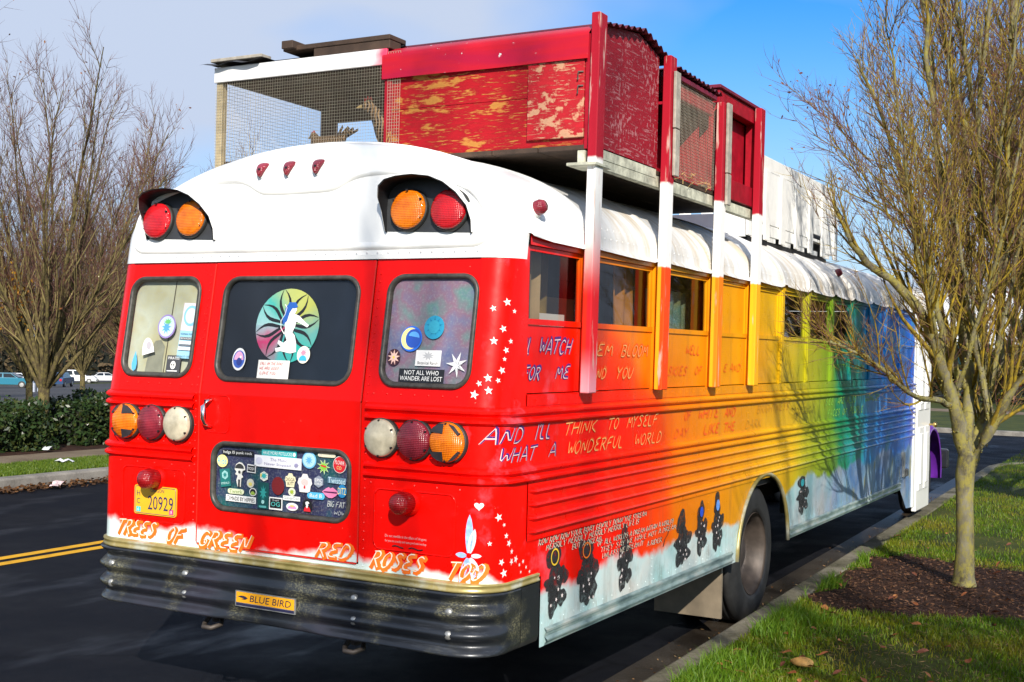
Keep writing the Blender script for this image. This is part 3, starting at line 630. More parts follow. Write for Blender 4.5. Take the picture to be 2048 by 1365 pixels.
def strokes(text, x0, z0, w, h, mp, mat, wd=.12, sh=.42, jit=.03, name='lettering', parent=None, seed=1, dx=0, dz=0, slope=0):
    """brush lettering: each stroke a mitred ribbon lying on the surface mp(u, v)"""
    rnd = random.Random(seed); adv = []; tot = 0
    for c in text:
        wdt = 2.6 if c == ' ' else (1.6 if c in "I'()" else 4.9); adv.append(tot); tot += wdt
    k = w/max(1, tot-.9); ky = h/6; m_ = MB()
    for c, a in zip(text, adv):
        if c not in FONT: continue
        ry = rnd.uniform(-.02, .02)*h*2
        for st in FONT[c].split(';'):
            pts = [tuple(map(float, q.split(','))) for q in st.split()]
            pts = [((a+x+rnd.uniform(-jit, jit)*4)*k, y*ky+ry) for x, y in pts]
            if len(pts) > 2: pts = smooth_path(pts, 1, False)
            pts = [(x0+x+(y)*sh+dx, z0+y+dz+slope*x) for x, y in pts]
            n = len(pts)
            for i in range(n-1):
                a_, b_ = pts[i], pts[i+1]; t = Vector((b_[0]-a_[0], b_[1]-a_[1]))
                if t.length < 1e-6: continue
                t.normalize(); nib = .45+.85*abs(math.sin(math.atan2(t.y, t.x)-.7))
                w0, w1 = [h*wd*nib*(.62+.5*math.sin(math.pi*min(1, (q_+.7)/(n+.3))))*rnd.uniform(.9, 1.1) for q_ in (i, i+1)]; ex_ = min(w0, w1)*.35
                a_ = (a_[0]-t.x*ex_, a_[1]-t.y*ex_); b_ = (b_[0]+t.x*ex_, b_[1]+t.y*ex_); LN[0] = (LN[0]+1) % 9; e_ = LN[0]*.00012
                m_.add([mp(a_[0]-t.y*w0, a_[1]+t.x*w0, e_), mp(b_[0]-t.y*w1, b_[1]+t.x*w1, e_), mp(b_[0]+t.y*w1, b_[1]-t.x*w1, e_), mp(a_[0]+t.y*w0, a_[1]-t.x*w0, e_)], [(0, 1, 2, 3)])
    if name == 'handwriting': return tag(m_.o(name, mat, parent or BUS), kind='stuff')
    return m_.o(name, mat, parent or BUS)
def rmx(n): return lambda x, z, e=0: rmap(x, z, n+e)
def smx(n): return lambda y, z, e=0: smap(y, z, n+e)
ORG = M('orange_spray', (.85, .16, .01), .45, var=.12); CRM = M('cream_spray', (.85, .72, .58), .5, var=.1); PRP = M('purple_spray', (.06, .015, .16), .45, var=.2); PNK = M('pink_white_spray', (.80, .55, .55), .5, var=.12); OR2 = M('burnt_orange_spray', (.72, .09, .008), .5); YGR = M('lime_spray', (.22, .50, .06), .5); INK = M('black_marker', (.012, .012, .012), .5); TAN = M('tan_spray', (.80, .42, .14), .5)
def duo(text, x0, z0, w, h, mp, c1, c2, sd, o1=(-.010, .006), wd=.17, sh=.42, wd2=.038):
    strokes(text, x0, z0, w, h, mp(.0026), c1, wd, sh, seed=sd); strokes(text, x0, z0, w, h, mp(.0042), c2, wd2, sh, seed=sd, dx=o1[0], dz=o1[1])
for t, x, z, w, h, sd in (('TREES', -1.055, .905, .27, .075, 1), ('OF', -.70, .888, .10, .075, 2), ('GREEN', -.475, .893, .32, .078, 3), ('RED', .262, .915, .19, .068, 4), ('ROSES', .572, .897, .28, .075, 5), ('TOO', .985, .888, .17, .075, 6)):
    mpf = (lambda n: rmx(n+.005)) if abs(x+w/2) < .5 else rmx
    duo(t, x, z, w, h, mpf, ORG, CRM, sd, (-.008, .007))
PW = [('WATCH', .40, 1.905, .33, .07), ("I'LL", .242, 1.905, .06, .07), ('FOR', .245, 1.782, .16, .06), ('ME', .575, 1.785, .14, .06)]
for i, (t, y, z, w, h) in enumerate(PW): duo(t, y, z, w, h, (lambda n: smx(n-.012)), PRP, PNK, 20+i, (-.006, -.004))
for i, (t, y, z, w, h) in enumerate((('EM', 1.03, 1.90, .19, .06), ('BLOOM', 1.35, 1.90, .35, .062), ('ND', 1.04, 1.78, .11, .055), ('YOU', 1.29, 1.78, .21, .058))): duo(t, y, z, w, h, (lambda n: smx(n-.012)), OR2, TAN, 30+i, (-.006, -.004))
for i, (t, y, z, w, h) in enumerate((('WELL', 2.31, 1.912, .24, .055), ('SKIES', 2.02, 1.787, .31, .055), ('OF', 2.47, 1.79, .11, .05), ('E AND', 3.0, 1.806, .34, .05))): strokes(t, y, z, w, h, smx(-.009), OR2, .075, seed=40+i)
for i, (t, y, z, w, h) in enumerate((('AND', -.02, 1.500, .25, .068), ("I'LL", .365, 1.508, .15, .068), ('WHAT', .06, 1.415, .30, .062), ('A', .50, 1.418, .07, .058))): duo(t, y, z, w, h, smx, PRP, PNK, 50+i, (-.007, -.003), .12)
for i, (t, y, z, w, h) in enumerate((('THINK', .66, 1.512, .36, .06), ('TO', 1.17, 1.515, .13, .058), ('MYSELF', 1.42, 1.512, .42, .062), ('WONDERFUL', .70, 1.414, .67, .062), ('WORLD', 1.53, 1.412, .38, .06))): duo(t, y, z, w, h, smx, OR2, TAN, 60+i, (-.006, -.003), .09)
for i, (t, y, z, w, h) in enumerate((('OF', 2.28, 1.517, .10, .055), ('WHITE', 2.52, 1.515, .36, .06), ('AND', 3.01, 1.512, .21, .06), ('DAY', 2.12, 1.42, .22, .05), ('LIKE', 2.62, 1.415, .28, .06), ('THE', 3.0, 1.415, .21, .055))): strokes(t, y, z, w, h, smx(.003), OR2, .10, seed=70+i)
for i, (t, y, z, w, h) in enumerate((('BRIGHTNESS', 3.70, 1.512, .78, .055), ('DARK', 3.45, 1.415, .35, .055))): strokes(t, y, z, w, h, smx(.003), M('ochre_spray', (.55, .26, .02), .5), .08, seed=80+i)
for i, (t, y, z, w, h) in enumerate((('SEE', 5.55, 1.512, .26, .058), ('ARE', 5.95, 1.512, .24, .055), ('ALSO', 6.28, 1.512, .34, .055), ('FACES', 5.62, 1.415, .42, .055), ('OF', 6.14, 1.415, .15, .05), ('PEOPLE', 6.40, 1.415, .5, .055), ('GOING BY', 7.0, 1.512, .6, .055))): strokes(t, y, z, w, h, smx(.003), YGR, .10, seed=90+i)
for i, (t, y, z, w, h) in enumerate((('ARE', 5.90, 1.90, .25, .055), ('PRETTY', 5.86, 1.80, .42, .055), ('HANDS', 6.60, 1.80, .38, .05))): strokes(t, y, z, w, h, smx(-.009), YGR, .09, seed=110+i)
SK = lambda n: (lambda y, z, e=0: smap(y, z, n+e))
for i, (t, y, z, w, h) in enumerate((('ROW ROW ROW YOUR BOAT GENTLY DOWN THE STREAM', .42, 1.010, 1.30, .026), ('MERRILY MERRILY MERRILY MERRILY LIFE IS', .50, .978, 1.12, .026), ('BUT A DREAM', .78, .945, .34, .026), ('OF ALL WORLDS A DREAM (WITHIN A WORLD)', 1.08, .922, 1.05, .026), ('THEY SAY WE HAVE NOT A DREAM', 1.12, .885, 1.06, .026), ('UNLESS WE DREAM IT', 1.14, .850, .55, .026), ('A RIDER', 1.74, .835, .22, .026))):
    strokes(t, y, z, w, h, smx(.003), CRM, .10, .2, seed=120+i, dx=-.003, dz=-.002, name='handwriting'); strokes(t, y, z, w, h, smx(.0045), INK, .075, .2, seed=120+i, name='handwriting')
m = MB()
m.grid([[smap(1.98+.09*t+w, .80+.10*t+.012*math.sin(6*t), .003) for t in [i/8 for i in range(9)]] for w in (0, .012)]); m.o('pen_flourish', INK, BUS)
strokes('THE MUSIC FILLS', 4.55, 1.50, .55, .022, smx(.003), INK, .07, name='handwriting', seed=140); strokes('WHERE WORDS END', 4.62, 1.465, .55, .022, smx(.003), INK, .07, name='handwriting', seed=141)
# stencilled stars, hearts, dark stencil smudges
def star(mp, x, z, r, mat, rot=0, name='stencil_star', pts=5, inner=.42):
    p = [(x+(r if k % 2 == 0 else r*inner)*math.sin(rot+math.pi*k/pts), z+(r if k % 2 == 0 else r*inner)*math.cos(rot+math.pi*k/pts)) for k in range(2*pts)]
    v = [mp(x, z)]+[mp(a, b) for a, b in p]; return mk(name, v, [(0, 1+k, 1+(k+1) % (2*pts)) for k in range(2*pts)], mat, BUS)
SW = M('white_stencil', (.82, .72, .70), .5, var=.15)
for s_, z, r in ((.125, 2.13, .020), (.06, 2.10, .016), (.16, 2.09, .012), (.10, 2.01, .018), (.055, 1.955, .020), (.135, 1.955, .013), (.11, 1.915, .016), (.10, 1.875, .011), (.085, 1.825, .018), (.02, 1.79, .020), (.065, 1.78, .013), (-.02, 1.765, .015), (.02, 1.735, .020), (-.045, 1.715, .022)):
    star(sm(.003), s_+yr(z)*.0-.005, z, r, SW, random.uniform(-.4, .4))
for s_, z, r in ((.07, 1.175, .020), (.10, 1.14, .010), (.115, 1.09, .014), (.135, 1.055, .018), (.16, 1.015, .014), (.03, 1.06, .012), (.09, .975, .017), (.16, .97, .018), (.20, .975, .020), (.105, .925, .022), (.235, .945, .010), (.27, .955, .012), (.30, .925, .010), (.25, .91, .009), (.335, .90, .010)):
    star(sm(.003), s_, z, r, SW, random.uniform(-.5, .5))
mk('stencil_heart', [smap(-.02+.022*16*math.sin(t)**3/16, 1.225+.020*(13*math.cos(t)-5*math.cos(2*t)-2*math.cos(3*t)-math.cos(4*t))/16, .003) for t in [2*math.pi*i/20 for i in range(20)]], [tuple(range(20))], SW, BUS)
PB = M('pale_blue_spray', (.30, .45, .85), .5, var=.3, scale=40)
for (ang, ln, wd_) in ((90, .17, .018), (78, .11, .016), (180, .055, .012), (0, .045, .010), (250, .12, .015), (285, .13, .013), (305, .07, .012)):
    a = R(ang); m = MB(); rows = [[], []]
    for i in range(9):
        t = i/8; ww = wd_*math.sin(math.pi*min(1, t*.9+.1))**.7; cx, cz = 1.095+math.cos(a)*(.012+ln*t), 1.005+math.sin(a)*(.012+ln*t)
        rows[0].append(rmap(cx-math.sin(a)*ww, cz+math.cos(a)*ww, .003)); rows[1].append(rmap(cx+math.sin(a)*ww, cz-math.cos(a)*ww, .003))
    m.grid(rows).o('sprayed_petal', PB if ang in (90, 180, 285, 250) else M('pale_pink_spray', (.75, .62, .70), .5), BUS)
def overspray():
    n = N('black_overspray'); n.l(n.ramp(n.noise(38, 5, (1, 1, 1), .7), [(.44, 1.), (.60, .55)]), n.b.inputs['Alpha']); return n.fin((.02, .02, .022), .6)
BLK = overspray()
def blob(y0, z0, y1, z1, seed):
    rn = random.Random(seed); cy = (y0+y1)/2; H = z1-z0; m_ = MB(); e = 0
    pieces = [(cy+rn.uniform(-.02, .02), z1-.2*H, .30*(y1-y0), .20*H), (cy, z0+.45*H, .38*(y1-y0), .26*H), (cy-.3*(y1-y0), z0+.42*H, .20*(y1-y0), .09*H), (cy+.32*(y1-y0), z0+.5*H, .24*(y1-y0), .15*H), (cy-.10*(y1-y0), z0+.18*H, .24*(y1-y0), .21*H), (cy+.26*(y1-y0), z0+.2*H, .22*(y1-y0), .14*H)]
    for (a, b, ra, rb_) in pieces:
        e += .0004; ph = [rn.uniform(0, 6.28) for _ in range(3)]; p = []
        for k in range(22):
            t = 2*math.pi*k/22; q = 1+.16*math.sin(2*t+ph[0])+.12*math.sin(3*t+ph[1])+.08*math.sin(5*t+ph[2]); p.append(smap(a+ra*q*math.cos(t), b+rb_*q*math.sin(t), .002+e))
        m_.add([smap(a, b, .002+e)]+p, [(0, 1+k, 1+(k+1) % 22) for k in range(22)])
    m_.o('stencil_smudge', BLK, BUS)
    for k in range(7): star(sm(.0062), cy+rn.uniform(-.3, .3)*(y1-y0), z0+rn.uniform(.05, .6)*H, rn.uniform(.008, .014), SW, rn.random())
    return pieces[0]
RNG = [M('yellow_ring', (.75, .48, .03), .5), M('orange_ring', (.75, .16, .01), .5), None, None, M('blue_ring', (.02, .08, .6), .5), M('light_blue_ring', (.12, .3, .75), .5), M('teal_ring', (.02, .3, .35), .5)]
for i, (a, b, c, d) in enumerate(((.46, .665, .75, 1.0), (.80, .65, 1.12, .985), (1.30, .65, 1.55, .98), (2.12, .65, 2.46, .97), (2.49, .68, 2.74, 1.0), (2.78, .66, 3.05, 1.02), (4.72, .69, 5.12, .985))):
    h_ = blob(a+.1*(c-a), b, c-.1*(c-a), d, 200+i)
    if RNG[i]:
        rows = [[smap(h_[0]+h_[2]*f*math.cos(2*math.pi*k/24), h_[1]+h_[3]*f*math.sin(2*math.pi*k/24), .0068) for k in range(24)] for f in ((.5, .62) if i < 2 else (.05, .5))]
        MB().grid(rows, True).o('stencil_ring', RNG[i], BUS)
# ------------------------------------------------------------------ stickers, plates
TXT = {}
def textpoly(t):
    if t not in TXT:
        cu = bpy.data.curves.new('txt', 'FONT'); cu.body = t; cu.resolution_u = 2; ob = bpy.data.objects.new('txt', cu)
        me = bpy.data.meshes.new_from_object(ob); v = np.array([q.co[:2] for q in me.vertices]); f = [tuple(p.vertices) for p in me.polygons]
        lo, hi = v.min(0), v.max(0); v = (v-lo)/(hi-lo); TXT[t] = (v.tolist(), f); bpy.data.objects.remove(ob); bpy.data.curves.remove(cu); bpy.data.meshes.remove(me)
    return TXT[t]
def printed(t, cx, cz, w, h, mp, mat, parent, rot=0, name='print', shear=0, bold=0):
    v, f = textpoly(t); c, s_ = math.cos(rot), math.sin(rot); o = []
    for a, b in v:
        x, z = (a-.5)*w+(b-.5)*h*shear, (b-.5)*h; o.append(mp(cx+x*c-z*s_, cz+x*s_+z*c))
    return mk(name, o, f, mat, parent)
def cm(col):
    nm = 'print_%02d%02d%02d' % tuple(int(q*99) for q in col); return M(nm, col, .4, var=.06, bump=0)
SHP = dict(rect=[(-1, -1), (1, -1), (1, 1), (-1, 1)], oval=[(math.cos(2*math.pi*i/28), math.sin(2*math.pi*i/28)) for i in range(28)], pill=[(math.cos(t)*.3+(.7 if math.cos(t) > 0 else -.7), math.sin(t)) for t in [2*math.pi*(i+.5)/24 for i in range(24)]], hexa=[(math.sin(math.pi*i/3), math.cos(math.pi*i/3)) for i in range(6)],
    leaf=[((1 if k % 2 == 0 else .45)*math.sin(math.pi*k/9), (1 if k % 2 == 0 else .45)*math.cos(math.pi*k/9)) for k in range(18)], figure=[(-.25, -1), (.25, -1), (.3, -.3), (.6, -.2), (.35, .05), (.6, .35), (.9, .4), (.8, .7), (.4, .95), (-.1, 1), (-.6, .8), (-.8, .4), (-.5, .2), (-.7, 0), (-.3, -.1), (-.5, -.5)],
    lips=[(-1, .05), (-.6, .6), (-.25, .95), (0, .75), (.25, .95), (.6, .6), (1, .05), (.6, -.6), (.2, -1), (-.2, -1), (-.6, -.6)], card=[(-.7, -1), (.7, -1), (.8, -.3), (1, 0), (.85, .5), (.5, .6), (.3, 1), (-.3, 1), (-.5, .6), (-.85, .5), (-1, 0), (-.8, -.3)], drop=[(0, 1), (.45, .2), (.6, -.3), (.45, -.8), (0, -1), (-.45, -.8), (-.6, -.3), (-.45, .2)], dome=[(-1, -1), (1, -1)]+[(math.cos(t), -1+2*math.sin(t)) for t in [math.pi*(i+1)/12 for i in range(11)]], lily=[((1 if k % 2 == 0 else .34)*math.sin(2*math.pi*k/14+.3), (1 if k % 2 == 0 else .34)*math.cos(2*math.pi*k/14+.3)) for k in range(14)])
def sticker(cx, cz, w, h, shape, col, items=(), rot=0, n=-.0028, name='sticker', label=None):
    """items: (kind, colour, dx, dz, w, h) kind is a shape name or 't:words', in fractions of the sticker"""
    c, s_ = math.cos(rot), math.sin(rot)
    def place(nn): return lambda x, z: rmap(cx+x*c-z*s_, cz+x*s_+z*c, nn)
    def poly(nm, sh, ox, oz, ww, hh, nn, co, par):
        p = SHP[sh]; mp = place(nn); v = [mp(ox, oz)]+[mp(ox+a*ww/2, oz+b*hh/2) for a, b in p]
        return mk(nm, v, [(0, 1+i, 1+(i+1) % len(p)) for i in range(len(p))], cm(co), par)
    o = poly(name, shape, 0, 0, w, h, n, col, BUS)
    if label: o['label'] = label
    nn = n
    for k, co, dx, dz, iw, ih in items:
        nn += .0009
        if k.startswith('t:'): printed(k[2:], dx*w, dz*h, iw*w, ih*h, place(nn), cm(co), o)
        else: poly('print', k, dx*w, dz*h, iw*w, ih*h, nn, co, o)
    return o
wh, bk, tl, pkc, yl, bl, gn, rd = (.82, .82, .80), (.012, .012, .014), (.02, .42, .42), (.85, .35, .55), (.85, .78, .30), (.05, .18, .62), (.05, .30, .10), (.65, .02, .03)
# left rear window
sticker(-.79, 1.996, .125, .125, 'oval', (.30, .22, .50), [('oval', (.55, .75, .80), 0, 0, .85, .85), ('leaf', (.10, .35, .75), 0, -.05, .55, .6), ('leaf', (.15, .5, .15), .05, .2, .5, .3)], 0, -.002)
sticker(-.632, 1.975, .118, .285, 'rect', (.35, .65, .80), [('rect', (.80, .66, .72), 0, .25, 1, .5), ('oval', (.25, .55, .78), 0, .27, .85, .38), ('oval', (.70, .85, .85), 0, .27, .62, .28), ('t:HUMAN WASTE', (.02, .12, .25), 0, -.06, .85, .035), ('rect', (.15, .15, .16), 0, -.14, .85, .05), ('t:BIOHAZARD', wh, 0, -.14, .75, .03), ('rect', wh, 0, -.215, .85, .06), ('rect', (.2, .2, .22), 0, -.265, .85, .02), ('rect', wh, 0, -.32, .85, .06), ('t:DO NOT OPEN', (.05, .1, .15), 0, -.46, .85, .035)], -.03, -.002)
sticker(-.906, 1.893, .085, .085, 'dome', (.75, .74, .72), [('oval', (.45, .42, .45), .1, .0, .4, .5)], .25, -.002)
sticker(-.71, 1.797, .095, .10, 'rect', (.06, .06, .065), [('t:PIRATES', wh, 0, .36, .8, .14), ('oval', wh, 0, .0, .38, .42), ('oval', bk, -.08, .02, .09, .1), ('oval', bk, .08, .02, .09, .1), ('rect', wh, 0, -.3, .75, .05)], 0, -.002)
sticker(-.985, 1.812, .06, .105, 'drop', (.10, .42, .72), n=-.002)
# painted circle on the dark door glass
def wheelmat():
    n = N('sprayed_flower_disc'); g = n.n('ShaderNodeTexCoord'); sx = n.n('ShaderNodeSeparateXYZ'); n.l(g.outputs['Object'], sx.inputs[0])
    a = n.math('DIVIDE', n.math('ADD', n.math('ARCTAN2', n.math('SUBTRACT', sx.outputs[2], 2.01), sx.outputs[0]), 3.1416), 6.2832); a = n.math('ADD', a, n.math('MULTIPLY', n.math('SUBTRACT', n.noise(14, 3), .5), .12))
    c = n.ramp(a, [(0, (.25, .38, .42)), (.1, (.42, .03, .12)), (.22, (.05, .30, .30)), (.36, (.02, .35, .30)), (.46, (.10, .30, .28)), (.6, (.36, .38, .08)), (.75, (.40, .45, .14)), (.88, (.05, .38, .33)), (1, (.3, .48, .5))]); return n.fin(c, .5)
disc = [(.001+.195*math.cos(t), 2.008+.183*math.sin(t)) for t in [2*math.pi*i/40 for i in range(40)]]
DISC = polyobj('painted_disc', disc, rm(.0018-.004), wheelmat(), BUS)
m = MB()
for k in range(8):
    a0 = R(45*k+12)
    for sgn in (-1, 1):
        rows = [[], []]
        for i in range(8):
            t = i/7; rr_ = .02+.172*t; aa = a0+sgn*.26*math.sin(math.pi*(t*.9+.05))**1.2; ww = .0085*math.sin(math.pi*(t*.8+.15)); c, s_ = math.cos(aa), math.sin(aa)
            rows[0].append(rmap(.001+rr_*c-s_*ww, 2.008+rr_*s_*.94+c*ww, -.0014+k*.0001+(sgn+1)*.0002)); rows[1].append(rmap(.001+rr_*c+s_*ww, 2.008+rr_*s_*.94-c*ww, -.0014+k*.0001+(sgn+1)*.0002))
        m.grid(rows)
m.o('disc_petals', cm(bk), DISC)
# white kneeling figure decal
fig = [(-.025, 2.085), (.0, 2.105), (.03, 2.10), (.04, 2.075), (.03, 2.055), (.06, 2.045), (.10, 2.015), (.125, 2.0), (.115, 1.99), (.08, 2.005), (.045, 2.018), (.04, 1.99), (.028, 1.965), (.045, 1.95), (.06, 1.91), (.065, 1.87), (.03, 1.862), (-.03, 1.872), (-.06, 1.868), (-.065, 1.885), (-.03, 1.892), (-.055, 1.91), (-.05, 1.925), (-.02, 1.912), (.0, 1.925), (-.02, 1.96), (-.018, 1.985), (-.028, 2.02), (-.03, 2.05)]
FIG = polyobj('figure_decal', [(a*1.0+.012, b+.012) for a, b in fig], rm(.0006), cm(wh), BUS)
polyobj('decal_hair', [(a+.012, b+.012) for a, b in ((-.03, 2.05), (-.032, 2.08), (-.01, 2.112), (.03, 2.112), (.045, 2.09), (.03, 2.082), (.012, 2.082), (-.002, 2.06), (-.012, 2.02), (-.035, 2.0), (-.042, 2.03))], rm(.0016), cm((.02, .10, .40)), FIG)
m = MB(); m.tube([rmap(x+.012, z+.012, .001) for x, z in ((-.02, 1.955), (-.045, 1.985), (-.05, 2.02), (-.03, 2.05), (-.022, 2.085), (-.035, 2.10))], .0022, 4); m.o('decal_tail', cm(wh), FIG)
sticker(-.274, 1.838, .085, .112, 'oval', wh, [('oval', (.05, .12, .50), 0, 0, .86, .78), ('dome', (.80, .40, .62), .0, .16, .7, .38), ('oval', (.03, .05, .25), .05, -.1, .4, .35), ('oval', wh, .14, .1, .16, .12)], 0, .0008)
sticker(-.05, 1.792, .195, .092, 'rect', (.78, .76, .72), n=.0008)
for i, (t, x, z, w, h) in enumerate((('CALL ON THE ROAD', -.135, 1.815, .14, .013), ('WE ARE GOOD', -.135, 1.792, .12, .013), ('LOVE YOU', -.13, 1.768, .10, .014))): strokes(t, x, z, w, h, rmx(.0018), cm((.60, .08, .08)), .07, .2, name='handwriting', seed=300+i)
sticker(.125, 1.869, .078, .084, 'oval', (.80, .78, .66), [('oval', (.55, .75, .72), 0, 0, .82, .82), ('leaf', (.80, .25, .35), 0, .12, .6, .5), ('dome', (.05, .40, .60), 0, -.18, .6, .3)], 0, .0008)
# right window
sticker(.733, 1.957, .118, .118, 'oval', (.02, .14, .65), [('oval', (.82, .72, .30), -.05, 0, .82, .86), ('oval', (.02, .08, .42), .10, .03, .70, .74), ('dome', (.10, .35, .80), .12, .2, .5, .2)], -.15, -.002)
sticker(.851, 2.011, .108, .108, 'oval', (.02, .28, .46), [('leaf', (.01, .18, .33), 0, .05, .8, .85), ('oval', (.03, .32, .46), 0, .02, .55, .58)], 0, -.002)
sticker(.648, 1.87, .072, .078, 'oval', (.05, .012, .02), [('leaf', (.80, .50, .42), 0, 0, .95, .95), ('oval', (.75, .55, .08), 0, 0, .16, .16)], 0, -.002)
sticker(.836, 1.870, .136, .072, 'rect', (.74, .73, .72), [('leaf', (.45, .45, .46), 0, .15, .5, .6), ('t:Botanical Ranch', (.12, .12, .12), 0, -.3, .8, .18)], 0, -.002)
sticker(.808, 1.790, .245, .060, 'rect', bk, [('t:NOT ALL WHO', wh, 0, .22, .76, .34), ('t:WANDER ARE LOST', wh, 0, -.22, .93, .34)], 0, -.002)
sticker(.990, 1.845, .11, .12, 'lily', (.76, .76, .75), [('lily', (.40, .40, .42), .05, -.05, .5, .5), ('lily', (.8, .8, .8), 0, -.06, .4, .4)], 0, -.002)
# lower door window, crowded with stickers
LS = .0015
def ls(cx, cz, w, h, sh, col, items=(), rot=0, k=0): return sticker(cx, cz, w, h, sh, col, items, rot, LS-.004+.0012*k)
ls(.014, 1.392, .215, .040, 'rect', (.02, .42, .45), [('t:HAVE MORE POTLUCKS', wh, -.04, -.1, .84, .42), ('oval', wh, .44, -.1, .08, .5)])
ls(-.245, 1.375, .20, .026, 'rect', bk, [('t:helga IS punk rock', wh, 0, 0, .92, .72)])
ls(.008, 1.345, .29, .056, 'rect', (.80, .80, .84), [('t:The Music', (.20, .18, .34), .02, .2, .36, .26), ('t:Never Stopped', (.20, .18, .34), .0, -.22, .56, .28), ('oval', (.62, .62, .74), -.39, .02, .14, .6), ('leaf', (.30, .28, .45), .40, -.1, .12, .55)], -.01, 1)
ls(-.344, 1.330, .070, .062, 'oval', yl, [('t:Ride', (.05, .40, .65), 0, 0, .8, .5)])
ls(-.322, 1.248, .066, .088, 'rect', (.015, .16, .15), [('hexa', (.30, .60, .58), 0, .16, .66, .52), ('leaf', (.02, .20, .19), 0, .16, .45, .36), ('t:EMERALD', (.5, .75, .72), 0, -.3, .8, .12)], .14)
ls(-.231, 1.270, .080, .122, 'figure', (.78, .76, .70), [('dome', (.04, .04, .04), 0, .34, .7, .2), ('oval', (.04, .04, .04), .0, .1, .2, .12), ('rect', (.04, .04, .04), 0, -.35, .15, .3)])
ls(-.155, 1.304, .055, .040, 'rect', wh, [('rect', bk, 0, .0, .85, .75), ('t:MOSH', wh, 0, .0, .7, .4)], -.05, 1)
ls(-.078, 1.178, .068, .128, 'rect', (.006, .07, .07), [('leaf', (.03, .30, .28), 0, .1, .7, .62), ('hexa', (.35, .65, .62), 0, -.24, .3, .16), ('pill', (.10, .40, .38), 0, -.42, .7, .08)])
ls(-.075, 1.272, .056, .050, 'hexa', (.70, .70, .62), [('leaf', (.03, .38, .38), 0, .05, .85, .8), ('rect', (.75, .6, .1), -.3, .1, .15, .3)], 0, 1)
ls(.012, 1.232, .078, .088, 'oval', (.16, .012, .014), [])
ls(.087, 1.265, .068, .066, 'card', (.80, .74, .48), [('t:DIGGA', (.05, .04, .02), 0, .05, .8, .26), ('t:BUTT', (.05, .04, .02), .05, -.25, .55, .24)])
ls(.175, 1.257, .088, .088, 'card', (.80, .76, .74), [('oval', (.70, .58, .55), 0, .05, .5, .35), ('drop', rd, 0, -.2, .22, .2)])
ls(.198, 1.368, .084, .080, 'oval', (.16, .46, .72), [('oval', (.40, .65, .80), 0, 0, .85, .85), ('leaf', (.12, .40, .66), 0, 0, .55, .6)])
ls(.284, 1.342, .080, .074, 'leaf', (.72, .78, .62), [('leaf', (.22, .52, .05), 0, 0, .86, .86), ('rect', rd, 0, .05, .4, .1)], -.2)
ls(.378, 1.358, .078, .080, 'oval', (.80, .78, .76), [('oval', rd, 0, 0, .93, .93), ('t:FLOWR', wh, 0, .12, .7, .24), ('t:CO', yl, 0, -.18, .35, .2)], -.1)
ls(.301, 1.397, .105, .018, 'pill', (.80, .74, .55), [('oval', (.60, .58, .48), -.35, 0, .2, .8)])
ls(.257, 1.270, .062, .058, 'hexa', (.24, .27, .34), [('t:EPIC', wh, 0, .1, .7, .28), ('t:EDIBLES', wh, 0, -.18, .7, .18)])
ls(.363, 1.282, .105, .030, 'rect', (.12, .22, .30), [('t:Twisted', (.55, .75, .82), 0, 0, .95, .9)], -.03)
ls(.328, 1.224, .098, .052, 'lips', (.78, .22, .42), [('pill', (.10, .02, .08), 0, .02, .85, .14)])
ls(.396, 1.235, .052, .062, 'oval', (.02, .22, .48), [('t:DITZ', (.80, .70, .25), 0, 0, .9, .5)], 0, 1)
ls(.243, 1.202, .104, .032, 'pill', (.10, .48, .78), [('t:Bad B', wh, 0, 0, .7, .55)])
ls(.098, 1.209, .044, .040, 'oval', (.72, .74, .60), [('leaf', (.35, .45, .04), 0, 0, .8, .8)])
ls(.098, 1.178, .104, .022, 'rect', wh, [('t:GanjaCon', (.20, .26, .24), 0, 0, .92, .7)], 0, 1)
ls(.102, 1.138, .072, .038, 'oval', wh, [('dome', (.75, .30, .62), 0, -.02, .75, .45), ('leaf', (.80, .62, .15), 0, .1, .5, .35)])
ls(.193, 1.151, .058, .062, 'oval', (.02, .016, .016), [('dome', rd, 0, -.25, .7, .4), ('figure', wh, 0, .08, .5, .5)])
ls(.001, 1.145, .082, .060, 'rect', wh, [('rect', bk, 0, .02, .86, .78), ('t:Oregon', (.6, .6, .6), 0, .26, .5, .16), ('t:OG', (.10, .55, .50), 0, -.04, .66, .36)])
ls(-.219, 1.150, .192, .032, 'rect', wh, [('oval', bk, -.42, 0, .12, .78), ('oval', wh, -.42, 0, .10, .64), ('t:MADE BY HIPPIES', bk, .07, 0, .80, .62)], -.01)
ls(-.252, 1.185, .105, .026, 'pill', (.72, .76, .50), [('t:Twerk', (.25, .35, .10), 0, 0, .8, .7)])
ls(-.160, 1.232, .046, .044, 'oval', (.60, .60, .50), [('oval', (.70, .60, .15), 0, -.1, .5, .4)])
ls(-.142, 1.190, .046, .040, 'oval', wh, [('oval', bk, 0, .0, .8, .8), ('dome', (.35, .50, .08), 0, -.1, .6, .4)], 0, 1)
strokes('BIG FAT', .315, 1.158, .10, .026, rmx(LS), cm((.6, .62, .6)), .05, .1, name='handwriting', seed=310); strokes('WOW', .355, 1.122, .06, .018, rmx(LS), cm((.6, .62, .6)), .05, .1, name='handwriting', seed=311)
